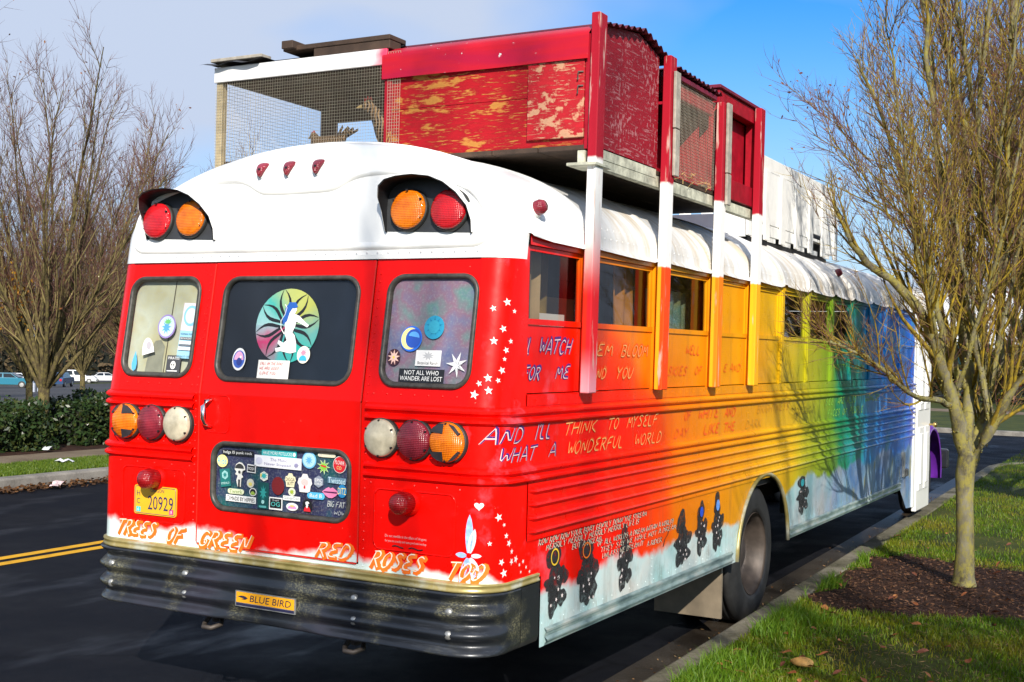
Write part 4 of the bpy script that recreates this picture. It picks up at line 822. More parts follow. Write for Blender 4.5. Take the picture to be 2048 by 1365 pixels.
# number plate, maker's badge, verse
pl = MB(); po = rrect(-.925, -.632, 1.022, 1.172, .014, 4)
pl.grid([[rmap(x, z, .004) for x, z in po], [rmap(x, z, .010) for x, z in po]], True); pl.add([rmap(x, z, .010) for x, z in po], [tuple(range(len(po)))]); PLATE = pl.o('number_plate', cm((.78, .42, .02)), BUS)
PLATE['label'] = 'yellow Oregon number plate reading HC 20929'
MB().tube([rmap(x, z, .0105) for x, z in rrect(-.919, -.638, 1.028, 1.166, .012, 4)], .0016, 4, closed=True).o('plate_rim', cm((.03, .03, .12)), PLATE)
NV = cm((.03, .03, .10))
printed('OREGON', -.765, 1.150, .095, .018, rm(.0115), NV, PLATE); printed('20929', -.740, 1.086, .175, .072, rm(.0115), NV, PLATE); printed('H', -.895, 1.130, .022, .028, rm(.0115), NV, PLATE); printed('C', -.895, 1.090, .022, .028, rm(.0115), NV, PLATE)
for x, c, t in ((-.893, (.03, .55, .60), '6'), (-.665, (.70, .05, .22), '18')):
    mk('tax_tag', [rmap(a, b, .0112) for a, b in ((x-.015, 1.034), (x+.015, 1.034), (x+.015, 1.060), (x-.015, 1.060))], [(0, 1, 2, 3)], cm(c), PLATE); printed(t, x, 1.047, .012, .016, rm(.0125), cm(wh), PLATE)
def bm_(n): return lambda x, z: (x, -.052-n, z)
BD = mk('maker_badge', [bm_(0)(x, z) for x, z in ((-.185, .640), (.185, .640), (.185, .716), (-.185, .716))]+[bm_(.006)(x, z) for x, z in ((-.185, .640), (.185, .640), (.185, .716), (-.185, .716))], [(4, 5, 6, 7), (0, 1, 5, 4), (1, 2, 6, 5), (2, 3, 7, 6), (3, 0, 4, 7)], ALU, BUS)
mk('badge_face', [bm_(.007)(x, z) for x, z in ((-.178, .660), (.178, .660), (.178, .711), (-.178, .711))], [(0, 1, 2, 3)], cm((.80, .36, .01)), BD); mk('badge_strip', [bm_(.007)(x, z) for x, z in ((-.178, .645), (.178, .645), (.178, .657), (-.178, .657))], [(0, 1, 2, 3)], cm((.02, .02, .06)), BD)
printed('BLUE BIRD', .035, .685, .25, .032, bm_(.0085), cm((.02, .02, .05)), BD, shear=.15); polyobj('badge_bird', [(-.168, .688), (-.145, .694), (-.12, .692), (-.105, .685), (-.12, .676), (-.148, .676), (-.128, .682), (-.15, .684)], bm_(.0085), cm((.02, .02, .05)), BD)
printed('Do not meddle in the affairs of dragons', .761, 1.052, .225, .016, rm(.003), cm((.55, .35, .35)), BUS, name='verse_print'); printed('for you are crunchy and taste good with ketchup', .761, 1.030, .225, .014, rm(.003), cm((.55, .35, .35)), BUS, name='verse_print')
m = MB(); m.tube([rmap(.69+.015*i, 1.008+.004*math.sin(i*1.3), .003) for i in range(5)], .003, 4); m.tube([rmap(.78+.015*i, 1.006+.004*math.sin(i*1.3), .003) for i in range(6)], .003, 4); m.o('verse_scrolls', cm(bk), BUS)
# ------------------------------------------------------------------ chicken coop on the roof
def plywood(name, red, raw, thr=.5, sc=(2.2, 2.2, 14), ring=True):
    n = N(name); d = n.noise(2.2, 3, (1, 1, 2), out='Color'); v = n.n('ShaderNodeMix', data_type='RGBA', i_Factor=.16); n.l(n.co(sc), v.inputs['A']); n.l(d, v.inputs['B'])
    g = n.n('ShaderNodeTexNoise', i_Scale=2.4, i_Detail=6, i_Roughness=.62); n.l(v.outputs['Result'], g.inputs['Vector']); big = n.noise(2.6, 3)
    f = n.math('ADD', n.math('MULTIPLY', g.outputs['Fac'], .65), n.math('MULTIPLY', big, .35))
    fl = n.noise(3.2, 6, (3, 3, 30), .7); f = n.math('MAXIMUM', f, n.math('ADD', n.math('MULTIPLY', fl, .55), thr-.30)); c = n.ramp(f, [(thr-.06, red), (thr+.01, sc3(red, .75)), (thr+.05, raw), (thr+.15, sc3(raw, .8))]); n.bump(g.outputs['Fac'], .4, .004); return n.fin(c, .6, Specular_IOR_Level=.25)
CR = (.30, .0035, .015)
PLY = plywood('worn_red_plywood', (.36, .004, .010), (.42, .18, .035), .53, (3, 3, 12)); PLY2 = plywood('faded_red_plywood', (.44, .012, .02), (.50, .27, .16), .50, (6, 6, 9)); PLY3 = plywood('scuffed_red_board', (.30, .005, .016), (.42, .16, .17), .54, (30, 22, 14))
REDW = M('red_painted_wood', CR, .5, var=.25, scale=14, bump=.25, bs=25, Specular_IOR_Level=.25); REDM = None
def redmetal():
    n = N('red_sheet_metal'); f = n.ramp(n.noise(22, 4, (1, 1, 1), .6), [(.68, 0.), (.70, 1.)]); c = n.mix(n.ramp(n.noise(3, 3, (.6, 1, 4)), [(.35, 0.), (.65, 1.)]), (.36, .004, .03), (.46, .006, .014)); c = n.mix(f, c, (.55, .55, .55)); return n.fin(c, .38, Specular_IOR_Level=.3)
REDM = redmetal()
GREYW = M('weathered_grey_wood', (.34, .31, .26), .8, var=.3, scale=18, bump=.3, bs=40); DKW = M('dark_brown_wood', (.055, .032, .02), .8, var=.35, scale=12); WHW = M('white_painted_wood', (.80, .80, .78), .5, var=.06, scale=10, bump=.15); MOSSW = M('mossy_white_wood', (.46, .46, .36), .7, var=.45, scale=16); WIRE = M('galvanised_wire', (.40, .36, .28), .5, .2, bump=0)
BLKS = M('black_corrugated_sheet', (.02, .02, .024), .5, var=.3)
COOP = tag(empty('chicken_coop', (0, .86, 2.93)), 'red plywood chicken coop with wire run on the bus roof', 'chicken coop')
COOP_L = Vector(COOP.location)
def Cc(mb, name, mat, smooth=False, parent=None):
    o = mb.o(name, mat, parent or COOP, smooth)
    if parent is None: o.matrix_parent_inverse = Matrix.Translation(-COOP_L)
    else: o.matrix_parent_inverse = Matrix.Identity(4)
    return o
def postmat(i, fade):
    n = N('striped_post_paint'); c = n.co(); sx = n.n('ShaderNodeSeparateXYZ'); n.l(c, sx.inputs[0]); X, Y, Z = sx.outputs
    low = [((.86, .02, .006), (.80, .012, .02)), ((.80, .33, .01), (.84, .06, .004)), ((.80, .36, .01), (.84, .20, .006)), ((.80, .42, .01), (.78, .38, .012))][i]
    z = n.math('ADD', Z, n.math('MULTIPLY', n.math('SUBTRACT', n.noise(14, 3), .5), .03)); lc = n.mix(n.step(X, 1.262, 1.268), low[0], low[1])
    c1 = n.mix(n.step(z, 2.40-fade, 2.405+fade), lc, (.80, .79, .77)); c1 = n.mix(n.step(z, 2.865-i*.0, 2.885), c1, sc3(CR, 1.15))
    if i == 0: c1 = n.mix(n.math('MULTIPLY', n.math('SUBTRACT', 1, n.step(z, 1.72, 1.95)), .7), c1, (.82, .42, .50))
    c1 = n.mix(n.ramp(n.noise(30, 5, (1, 1, .12)), [(.60, 0.), (.68, .8)]), c1, (.58, .42, .36)); return n.fin(c1, .55, Specular_IOR_Level=.25)
PY = [.845, 1.80, 2.70, 3.47]; PT = [3.60, 3.595, 3.50, 3.605]
for i, (y, zt) in enumerate(zip(PY, PT)):
    m = MB(); sh = Matrix.Identity(4); sh[1][2] = .02; sh.translation = (0, -.02*2.4, 0)
    bm = MB().bbox(1.240, 1.288, y-.045, y+.045, 1.712, zt, .004); m.add([sh @ Vector(p) for p in bm.v], bm.f); Cc(m, 'support_post', postmat(i, .22 if i == 0 else .004))
for i, (y, za, zb) in enumerate(((1.86, 3.19, 3.51), (1.865, 2.92, 3.185), (2.765, 3.06, 3.50), (2.768, 2.86, 3.055))):
    Cc(MB().bbox(1.291, 1.309, y-.02-.03, y+.02, za, zb, .003), 'weathered_batten', GREYW)
# floor beams
for x in (1.195, -1.20, 0): Cc(MB().bbox(x-.02, x+.02, .83, 3.64, 2.852, 2.918, .003), 'floor_beam', MOSSW)
for y in (.90, 1.82, 2.72, 3.56): Cc(MB().bbox(-1.17, 1.17, y-.03, y+.03, 2.951, 2.99, .003), 'floor_joist', DKW)
for k in range(9): Cc(MB().bbox(-1.21+.27*k, -.945+.27*k, .84, 3.63, 2.922, 2.947, .002), 'floor_board', DKW)
Cc(MB().bbox(1.14, 1.30, .78, .97, 2.835, 2.850, .002), 'bracket_board', MOSSW)
# rear face: run frame on the left, plywood on the right
Cc(MB().bbox(-1.22, -1.175, .845, .89, 2.93, 3.50, .003), 'run_corner_post', M('raw_post_wood', (.42, .34, .20), .75, var=.25, scale=16, bump=.2))
def bandm():
    n = N('white_header_paint'); c = n.co(); sx = n.n('ShaderNodeSeparateXYZ'); n.l(c, sx.inputs[0]); x = n.math('ADD', sx.outputs[0], n.math('MULTIPLY', n.math('SUBTRACT', n.noise(9, 3), .5), .15)); return n.fin(n.mix(n.step(x, -.12, .02), (.84, .83, .81), (.72, .05, .12)), .5)
Cc(MB().bbox(-1.225, .01, .828, .846, 3.455, 3.542, .002), 'run_header_board', bandm())
Cc(MB().bbox(-.005, .04, .836, .885, 2.93, 3.45, .003), 'coop_post', REDW)
Cc(MB().bbox(.04, 1.205, .850, .864, 3.205, 3.40, .001), 'upper_plywood', PLY); Cc(MB().bbox(.04, 1.205, .851, .866, 2.925, 3.203, .001), 'lower_plywood', PLY)
cd = Cc(MB().bbox(.885, 1.203, .832, .849, 2.985, 3.375, .002), 'coop_hatch', PLY2)
for z in (3.24, 3.31): Cc(MB().tube([(1.20, .83, z), (1.175, .822, z), (1.172, .822, z-.04)], .005, 5), 'hinge', M('rusty_steel', (.16, .10, .07)), parent=COOP).matrix_parent_inverse = Matrix.Translation(-COOP_L)
Cc(MB().bbox(1.205, 1.238, .838, .880, 2.925, 3.50, .003), 'corner_batten', REDW)
rows = []
for t in range(13):
    f = t/12; rows.append([(x, y, z) for x in [-.015+1.245*k/20 for k in range(21)] for (y, z) in [((.822-.006*math.sin(x*7)*(1-f)), 3.372+.17*f) if f < .8 else (.822+.16*(f-.8)*5*.8, 3.508+.055*math.sin((f-.8)/.2*math.pi/2))]])
Cc(MB().grid(rows), 'sheet_metal_flashing', REDM, True)
# gabled side wall of the coop and its corrugated roof
polyobj_o = polyobj('gable_board', [(.90, 2.955), (1.76, 2.955), (1.76, 3.585), (1.47, 3.645), (1.12, 3.60), (.90, 3.57)], lambda y, z: (1.222, y, z), PLY3, COOP); polyobj_o.matrix_parent_inverse = Matrix.Translation(-COOP_L)
Cc(MB().bbox(1.198, 1.218, .90, 1.76, 2.90, 2.952, .002), 'sill_board', MOSSW)
Cc(MB().bbox(-.02, .0, .87, 1.80, 2.93, 3.50, .002), 'inner_partition', REDW); Cc(MB().bbox(0.0, 1.2, 1.78, 1.80, 2.93, 3.55, .002), 'coop_back_wall', REDW)
def corr(x0, x1, y0, y1, zf, amp=.011, wl=.076):
    ny = int((y1-y0)/wl*6); rows = []
    for x in [x0+(x1-x0)*k/6 for k in range(7)]: rows.append([(x, y0+(y1-y0)*j/ny, zf(y0+(y1-y0)*j/ny)+amp*math.sin(2*math.pi*j/6)) for j in range(ny+1)])
    return MB().grid(rows)
Cc(corr(.02, 1.265, .98, 1.92, lambda y: 3.578+.085*min(1, (y-.98)/.49)-.22*max(0, y-1.47)), 'corrugated_roof', M('dark_red_roofing', (.10, .008, .02), .5, var=.4))
Cc(corr(-1.30, .03, .96, 1.95, lambda y: 3.580), 'corrugated_roof', BLKS)
rows = [[(x, y, 3.572-.03*max(0, (.86-y)/.1)**1.5+.008*math.sin(x*28)) for y in (.78, .82, .86, .9, .95)] for x in [-1.31+.45*k/12 for k in range(13)]]
Cc(MB().grid(rows), 'roofing_flap', BLKS, True)
for (a, b, c, d, e, f, mt) in ((-1.27, -.88, .84, .93, 3.582, 3.602, GREYW), (-.70, -.62, .80, 1.5, 3.60, 3.645, DKW), (-.72, .02, .84, 1.0, 3.595, 3.622, DKW), (-.5, .02, .842, .95, 3.545, 3.592, DKW)): Cc(MB().bbox(a, b, c, d, e, f, .003), 'roof_plank', mt)
# roof timbers seen from below through the run, left side plate and far posts
Cc(MB().box(-1.20, 0, .90, 1.93, 3.545, 3.560), 'roof_lining', DKW)
for y in (1.1, 1.4, 1.7): Cc(MB().bbox(-1.2, 0, y-.02, y+.02, 3.49, 3.544, .002), 'rafter', DKW)
Cc(MB().bbox(-1.22, -1.18, .892, 1.84, 3.47, 3.54, .002), 'side_plate', DKW); Cc(MB().bbox(-1.22, -1.14, 1.842, 1.93, 2.93, 3.54, .002), 'far_corner_post', DKW); Cc(MB().bbox(-1.138, 0, 1.90, 1.93, 3.40, 3.54, .002), 'far_header', DKW)
Cc(MB().bbox(-1.138, 0, 1.90, 1.93, 2.93, 3.0, .002), 'far_sill', DKW)
def mesh_wire(p0, du, dv, nu, nv, r=.0011, name='wire_mesh'):
    m_ = MB(); p0, du, dv = Vector(p0), Vector(du), Vector(dv); nrm = du.cross(dv).normalized()
    def bar(a, b, w):
        v = [a-w*r, a+nrm*r, a+w*r, b-w*r, b+nrm*r, b+w*r]; m_.add(v, [(0, 1, 4, 3), (1, 2, 5, 4), (2, 0, 3, 5)])
    for i in range(nu+1): a = p0+du*(i/nu); bar(a, a+dv, du.normalized())
    for j in range(nv+1): a = p0+dv*(j/nv)+nrm*.002; bar(a, a+du, dv.normalized())
    return tag(Cc(m_, name, WIRE), kind='stuff')
mesh_wire((-1.222, .842, 2.935), (1.22, 0, 0), (0, 0, .52), 68, 30, .0008)
mesh_wire((-1.224, .89, 2.935), (0, .95, 0), (0, 0, .535), 40, 24, .0009)
mesh_wire((.02, .832, 2.94), (.08, 0, 0), (0, 0, .58), 5, 33, .0011)
# wire run on the kerb side
mesh_wire((1.235, 1.86, 2.945), (0, .80, 0), (0, 0, .56), 38, 30, .0011)
Cc(MB().bbox(1.19, 1.225, 1.86, 2.655, 3.41, 3.50, .003), 'run_header_board', REDW); Cc(MB().bbox(1.18, 1.25, 1.90, 2.66, 3.505, 3.535, .003), 'run_top_board', M('dark_red_wood', (.16, .006, .03), .5, var=.3))
Cc(corr(.1, 1.27, 1.96, 2.70, lambda y: 3.565-.02*(y-1.9)), 'corrugated_roof', M('dark_red_roofing', (.10, .008, .02)))
Cc(MB().bbox(0, 1.15, 2.60, 2.62, 2.93, 3.5, .002), 'run_back_wall', REDW); Cc(MB().box(.1, .12, 1.85, 2.6, 2.93, 3.5), 'run_inner_wall', DKW)
polyobj('brace_board', [(1.85, 3.22), (2.62, 3.02), (2.62, 3.30)], lambda y, z: (.9, y, z), REDW, COOP).matrix_parent_inverse = Matrix.Translation(-COOP_L)
m = MB()
for k in range(60):
    y, x, z = random.uniform(1.86, 2.66), random.uniform(1.20, 1.26), 2.94+random.uniform(0, .05); d = Vector((random.uniform(-.03, .03), random.uniform(-.07, .07), random.uniform(-.03, .02))); m.tube([(x, y, z), Vector((x, y, z))+d], .0015, 3)
for k in range(14):
    x, z = random.uniform(-.02, .06), 2.98+random.random()*.08; m.tube([(x, .828, z), (x+random.uniform(-.03, .03), .815, z+random.uniform(.02, .07))], .0016, 3)
tag(Cc(m, 'straw', M('straw', (.55, .38, .14), .8)), kind='stuff')
# nest box
for (a, b, c, d) in ((2.74, 2.80, 2.93, 3.60), (3.50, 3.56, 2.93, 3.60)): Cc(MB().bbox(1.16, 1.235, a, b, c, d, .003), 'box_frame_post', REDW)
Cc(MB().bbox(1.165, 1.232, 2.80, 3.50, 3.50, 3.60, .003), 'box_top_rail', REDW); Cc(MB().bbox(1.165, 1.232, 2.80, 3.50, 2.93, 3.06, .003), 'box_bottom_rail', REDW)
Cc(MB().bbox(1.13, 1.15, 2.80, 3.50, 3.06, 3.50, .001), 'box_panel', REDW); Cc(MB().bbox(-.6, 1.16, 2.745, 2.76, 2.93, 3.62, .001), 'box_end_panel', REDW)
Cc(MB().bbox(-.6, 1.25, 2.72, 3.60, 3.602, 3.625, .003), 'box_lid', M('dark_red_wood', (.16, .006, .03))); Cc(MB().bbox(-.5, 1.20, 2.85, 3.5, 3.63, 3.655, .003), 'lid_panel', BLKS)
Cc(MB().bbox(-.6, -.58, 2.76, 3.56, 2.93, 3.60, .002), 'box_far_side', REDW); Cc(MB().bbox(-.6, 1.16, 3.55, 3.57, 2.93, 3.60, .002), 'box_front_panel', REDW)
# ------------------------------------------------------------------ hens
def hen(loc, rz, label, sc=1, up=0):
    h = tag(empty('hen', loc, rz), label, 'hen', 'hens in the rooftop run'); h.scale = (sc,)*3
    n = N('hen_plumage'); w = n.n('ShaderNodeTexWave', wave_type='BANDS', bands_direction='X', i_Scale=16, i_Distortion=6, i_Detail=3); n.l(n.co(), w.inputs[0])
    mt = n.fin(n.ramp(w.outputs['Fac'], [(.35, (.020, .011, .006)), (.65, (.11, .055, .022)), (.85, (.26, .16, .07))]), .8); n.bump(n.noise(55, 3), .6, .01)
    spine = [(-.25, .27, .012), (-.21, .25, .045), (-.15, .215, .085), (-.07, .18, .118), (.02, .175, .125), (.08, .195, .112), (.115, .235+up*.3, .085), (.135, .275+up*.6, .062), (.15, .305+up, .046), (.172, .315+up, .034), (.192, .312+up, .018), (.21, .306+up, .004)]
    rows = []
    for x, z, r in spine: rows.append([(x, r*.85*math.cos(2*math.pi*k/14), z+r*math.sin(2*math.pi*k/14)) for k in range(14)])
    MB().grid(rows, True).o('body', mt, h, True)
    for s_ in (-1, 1):
        wv = [(.06, .098*s_, .21), (.0, .112*s_, .22), (-.08, .098*s_, .21), (-.16, .06*s_, .18), (-.08, .105*s_, .14), (.02, .108*s_, .14)]; mk('wing', wv+[(-.03, .122*s_, .18)], [(6, i, (i+1) % 6) for i in range(6)], mt, h)
        MB().tube([(.01, .045*s_, .09), (.02, .045*s_, .045), (.015, .045*s_, .008)], .008, 6).o('leg', M('hen_leg', (.45, .33, .10), .6), h)
        f = MB()
        for a in (-.5, 0, .5): f.tube([(.015, .045*s_, .006), (.06, .045*s_+a*.05, .005)], .005, 4)
        f.o('foot', M('hen_leg', (.45, .33, .10)), h)
    mk('comb', [(.14, 0, .345+up), (.15, .004, .368+up), (.16, 0, .355+up), (.168, -.004, .372+up), (.178, 0, .352+up), (.19, 0, .36+up), (.188, 0, .335+up), (.15, 0, .335+up)], [tuple(range(8))], M('comb_red', (.5, .02, .02), .6), h)
    MB().tube([(.203, 0, .308+up), (.232, 0, .298+up)], [.012, .002], 6).o('beak', M('beak_horn', (.4, .28, .1), .5), h)
    tl_ = MB()
    for k in range(5): a = (k-2)*.18; tl_.add([(-.17, a*.1, .25), (-.30+abs(k-2)*.015, a*.35, .34), (-.29, a*.35+.018, .36), (-.16, a*.1+.012, .28)], [(0, 1, 2, 3)])
    tl_.o('tail', mt, h)
    return h
hen((-.14, 1.16, 2.955), R(-138), 'barred brown hen standing upright against the red coop wall', 1.0, .02)
hen((-.52, 1.0, 2.925), R(170), 'brown hen crouching low in the middle of the wire run', .66)
# ------------------------------------------------------------------ white deck on the roof
DECK = tag(empty('roof_deck', (0, 4.3, 2.8)), 'white slatted wooden deck box on the bus roof ahead of the coop', 'deck'); DL = Vector(DECK.location)
def Dk(mb, name, mat): o = mb.o(name, mat, DECK); o.matrix_parent_inverse = Matrix.Translation(-DL); return o
for k in range(10): Dk(MB().bbox(-.90+.18*k, -.722+.18*k, 4.40, 6.92, 2.955, 2.98, .002), 'deck_board', WHW)
Dk(MB().bbox(-.90, .90, 4.335, 4.36, 2.82, 3.0, .003), 'rear_apron', WHW)
for sg in (1, -1):
    x0, x1 = (.885, .905) if sg > 0 else (-.905, -.885)
    Dk(MB().bbox(x0-.02 if sg > 0 else x0, x1 if sg > 0 else x1+.02, 4.30, 6.99, 3.385, 3.50, .004), 'top_rail', WHW)
    ys = [4.32+.43*k for k in range(7)]
    for k, y in enumerate(ys):
        a, b = (.907, .925) if sg > 0 else (-.925, -.907)
        Dk(MB().bbox(a, b, y, y+.13, 2.83, 3.386, .003), 'upright_slat', WHW)
    for k in range(6):
        a, b = ys[k]+.13, ys[k+1]; xa, xb = (.893, .905) if sg > 0 else (-.905, -.893)
        Dk(MB().bbox(xa, xb, a-.06, b+.06, 2.965 if k != 4 else 3.02, 3.384, .002), 'side_board', WHW)
        if k != 4: Dk(MB().bbox(xa, xb, a-.06, b+.06, 2.87, 2.955, .002), 'lower_board', WHW)
        Dk(MB().bbox(xa-.006, xb-.008, a+.05, b-.05, 2.83, 2.87, .002), 'foot_board', WHW)
    Dk(MB().bbox(min(sg*.70, sg*.88), max(sg*.70, sg*.88), 4.45, 6.8, 2.79, 2.83, .002), 'skid_beam', BLKS)
Dk(MB().box(-.84, -.82, 4.4, 6.9, 2.80, 3.05), 'dark_slot_backing', BLKS); Dk(MB().box(.82, .84, 4.4, 6.9, 2.80, 3.05), 'dark_slot_backing', BLKS)  # black boards added behind the slots so the gaps read dark
for y in (4.37, 6.94): Dk(MB().bbox(-.88, .88, y, y+.04, 3.386, 3.498, .003), 'end_rail', WHW)
for k in range(8): Dk(MB().bbox(-.86+.23*k, -.74+.23*k, 6.90, 6.92, 2.985, 3.385, .002), 'end_slat', WHW)
# ------------------------------------------------------------------ ground, road, kerbs
def groundmat(name, c0, c1, c2, s1=2., s2=40., rough=.9, bump=.4):
    n = N(name); f = n.noise(s1, 5); g = n.noise(s2, 5, rough=.7); c = n.ramp(n.math('ADD', n.math('MULTIPLY', f, .6), n.math('MULTIPLY', g, .4)), [(.35, c0), (.5, c1), (.65, c2)]); n.bump(g, bump, .01); return n.fin(c, rough, Specular_IOR_Level=.2)
TURF = groundmat('turf', (.016, .022, .004), (.035, .048, .006), (.07, .070, .010), 1.2, 60)
def asphalt():
    n = N('asphalt'); g = n.noise(190, 3, rough=.75); f = n.noise(1.1, 6, rough=.6); c = n.mix(n.ramp(g, [(.45, 0.), (.70, 1.)]), (.002, .0026, .005), (.014, .0145, .020)); c = n.mix(n.ramp(f, [(.42, 0.), (.62, .6)]), c, (.002, .0035, .009))
    c = n.mix(n.ramp(n.noise(150, 1), [(.70, 0.), (.73, .8)]), c, (.09, .075, .055)); c = n.mix(n.ramp(n.noise(420, 1), [(.745, 0.), (.76, 1.)]), c, (.25, .19, .12))
    v = n.n('ShaderNodeTexVoronoi', feature='DISTANCE_TO_EDGE', i_Scale=.33); d = n.noise(2.2, 5, out='Color'); mxv = n.n('ShaderNodeMix', data_type='RGBA', i_Factor=.12); n.l(n.co(), mxv.inputs['A']); n.l(d, mxv.inputs['B']); n.l(mxv.outputs['Result'], v.inputs['Vector'])
    c = n.mix(n.ramp(v.outputs['Distance'], [(.0, .85), (.006, 0.)]), c, (.001, .001, .002)); n.bump(g, .8, .008)
    wet = n.ramp(n.noise(.55, 5, (1, .35, 1), .6), [(.57, 0.), (.63, 1.)]); sp = n.math('ADD', .12, n.math('MULTIPLY', wet, .16)); n.l(sp, n.b.inputs['Specular IOR Level'])
    return n.fin(c, n.math('SUBTRACT', n.ramp(f, [(.35, .6), (.6, .85)]), n.math('MULTIPLY', wet, .30)))
ASPH = asphalt()
CONC = groundmat('kerb_concrete', (.10, .095, .085), (.20, .185, .165), (.27, .25, .22), 3, 50); CONCM = groundmat('mossy_kerb_concrete', (.045, .042, .024), (.13, .12, .085), (.22, .20, .16), 2.2, 40); WALK = groundmat('sidewalk_concrete', (.10, .075, .05), (.15, .115, .08), (.20, .16, .11), 2, 60)
MULCHM = groundmat('mulch_soil', (.012, .006, .004), (.03, .013, .008), (.06, .026, .014), 6, 90, bump=.8)
xs = [-1600, -300, -135, -60, -30, -18, -13.2, -8, 2, 30, 1600]; ys = [-1600, -200, -30, 0, 30, 80, 200, 1600]
def gz(x): return -.03-max(0, min(120, -x-13.2))*.036
mk('ground', [(x, y, gz(x)) for y in ys for x in xs], [(j*len(xs)+i, j*len(xs)+i+1, (j+1)*len(xs)+i+1, (j+1)*len(xs)+i) for j in range(len(ys)-1) for i in range(len(xs)-1)], TURF)['kind'] = 'structure'
def kx(y): return 1.30-.0225*y
KO = [(kx(y), y) for y in [-14+1.5*i for i in range(22)]]+[(kx(17.5)+2.4*(1-math.cos(R(a))), 17.5+2.4*math.sin(R(a))) for a in range(15, 91, 15)]+[(40, 19.95)]
LX = -9.05
tag(polyobj('road', [(LX, -60), (kx(-14)-.03, -60)]+[(x-.005, y+.0) for x, y in KO]+[(40, 29), (LX, 29)], lambda x, y: (x, y, 0), ASPH, None), kind='structure')
tag(mk('gutter_strip', [(kx(y)-o, y, .004) for y in (-14, 0, 8, 17) for o in (.34, .012)], [(2*i, 2*i+1, 2*i+3, 2*i+2) for i in range(3)], groundmat('wet_gutter', (.012, .009, .006), (.03, .023, .016), (.06, .05, .04), 2.5, 60, .45)), kind='structure')
YEL = groundmat('yellow_road_paint', (.42, .20, .008), (.62, .32, .012), (.68, .36, .015), 6, 150, .6, .2)
for x0, x1 in ((-5.17, -5.05), (-4.95, -4.83)): tag(mk('road_marking', [(x0, -30, .004), (x1, -30, .004), (x1, 28, .004), (x0, 28, .004)], [(0, 1, 2, 3)], YEL), kind='structure')
def kerb(name, line, wdt, h, mat, sgn=1):
    K_ = tag(empty(name, (line[0][0], line[0][1], 0)), kind='structure'); inv = Matrix.Translation(-Vector(K_.location))
    for i in range(len(line)-1):
        a, b = Vector((*line[i], 0)), Vector((*line[i+1], 0)); d = (b-a).normalized(); nrm = Vector((d.y, -d.x, 0))*sgn; a2, b2 = a+d*.003, b-d*.003; prof = [(0, -.05), (.012, h-.025), (.022, h-.008), (.04, h), (wdt-.01, h+.003), (wdt, h-.005), (wdt, -.05)]
        o = MB().grid([[a2+nrm*p+Vector((0, 0, z)) for p, z in prof], [b2+nrm*p+Vector((0, 0, z)) for p, z in prof]]); n0 = len(o.v)//2; o.f += [tuple(range(n0))[::-1], tuple(range(n0, 2*n0))]
        q = o.o('kerb_section', mat, K_); q.matrix_parent_inverse = inv
    return K_
KH = .135
kerb('kerb', KO, .20, KH, CONCM)
kerb('kerb', [(LX, -20+3*i) for i in range(17)], .20, .15, CONC, -1)
def slab(name, pts, z, mat):
    v, f = fill2d(pts); o = mk(name, [(x, y, z) for x, y in v], f, mat); o['kind'] = 'structure'; return o
slab('verge', [(x+.195, y) for x, y in KO[:-1]]+[(12, 20.1), (12, -14)], KH-.012, TURF)
slab('verge', [(LX-.2, -20), (LX-.2, 28), (-10.45, 28), (-10.45, -20)], .138, TURF); slab('sidewalk', [(-10.45, -20), (-10.45, 28), (-11.55, 28), (-11.55, -20)], .146, WALK); slab('planting_bed', [(-11.55, -20), (-11.55, 28), (-13.6, 28), (-13.6, -20)], .135, MULCHM)
slab('lawn', [(-13, 29.2), (60, 29.2), (60, 70), (-13, 70)], .06, TURF); slab('path', [(-13, 41), (60, 41), (60, 43.5), (-13, 43.5)], .068, WALK); kerb('kerb', [(-12+4*i, 29.0) for i in range(12)], .2, .12, CONC, -1)
# mulch ring under the street tree
mul = [(1.46, 4.0), (1.9, 4.1), (2.6, 4.35), (3.3, 4.8), (4.4, 5.4), (5.4, 6.3), (4.6, 6.9), (3.4, 6.5), (2.6, 6.6), (1.95, 6.75), (1.6, 6.9), (1.40, 6.6), (1.42, 5.0)]
mulp = smooth_path(mul, 2); mulp = [(x+.10*math.sin(i*1.9)+.05*math.sin(i*4.3), y+.08*math.sin(i*2.7+1)) for i, (x, y) in enumerate(mulp)]; slab('mulch', mulp, KH-.008, MULCHM)
def inpoly(x, y, P):
    c = np.zeros(len(x), bool); j = len(P)-1
    for i in range(len(P)):
        xi, yi = P[i]; xj, yj = P[j]; c ^= ((yi > y) != (yj > y)) & (x < (xj-xi)*(y-yi)/(yj-yi+1e-12)+xi); j = i
    return c
def npmesh(name, V, F, mat, parent=None, smooth=False):
    me = bpy.data.meshes.new(name); F = np.asarray(F, np.int32); me.vertices.add(len(V)); me.vertices.foreach_set('co', np.asarray(V, np.float32).ravel()); me.loops.add(F.size); me.loops.foreach_set('vertex_index', F.ravel()); me.polygons.add(len(F)); k = F.shape[1]
    me.polygons.foreach_set('loop_start', np.arange(0, F.size, k, dtype=np.int32)); me.polygons.foreach_set('loop_total', np.full(len(F), k, np.int32)); me.update(calc_edges=True)
    if smooth: me.polygons.foreach_set('use_smooth', np.ones(len(F), bool))
    me.materials.append(mat); o = bpy.data.objects.new(name, me); COL.objects.link(o)
    if parent: o.parent = parent
    return o
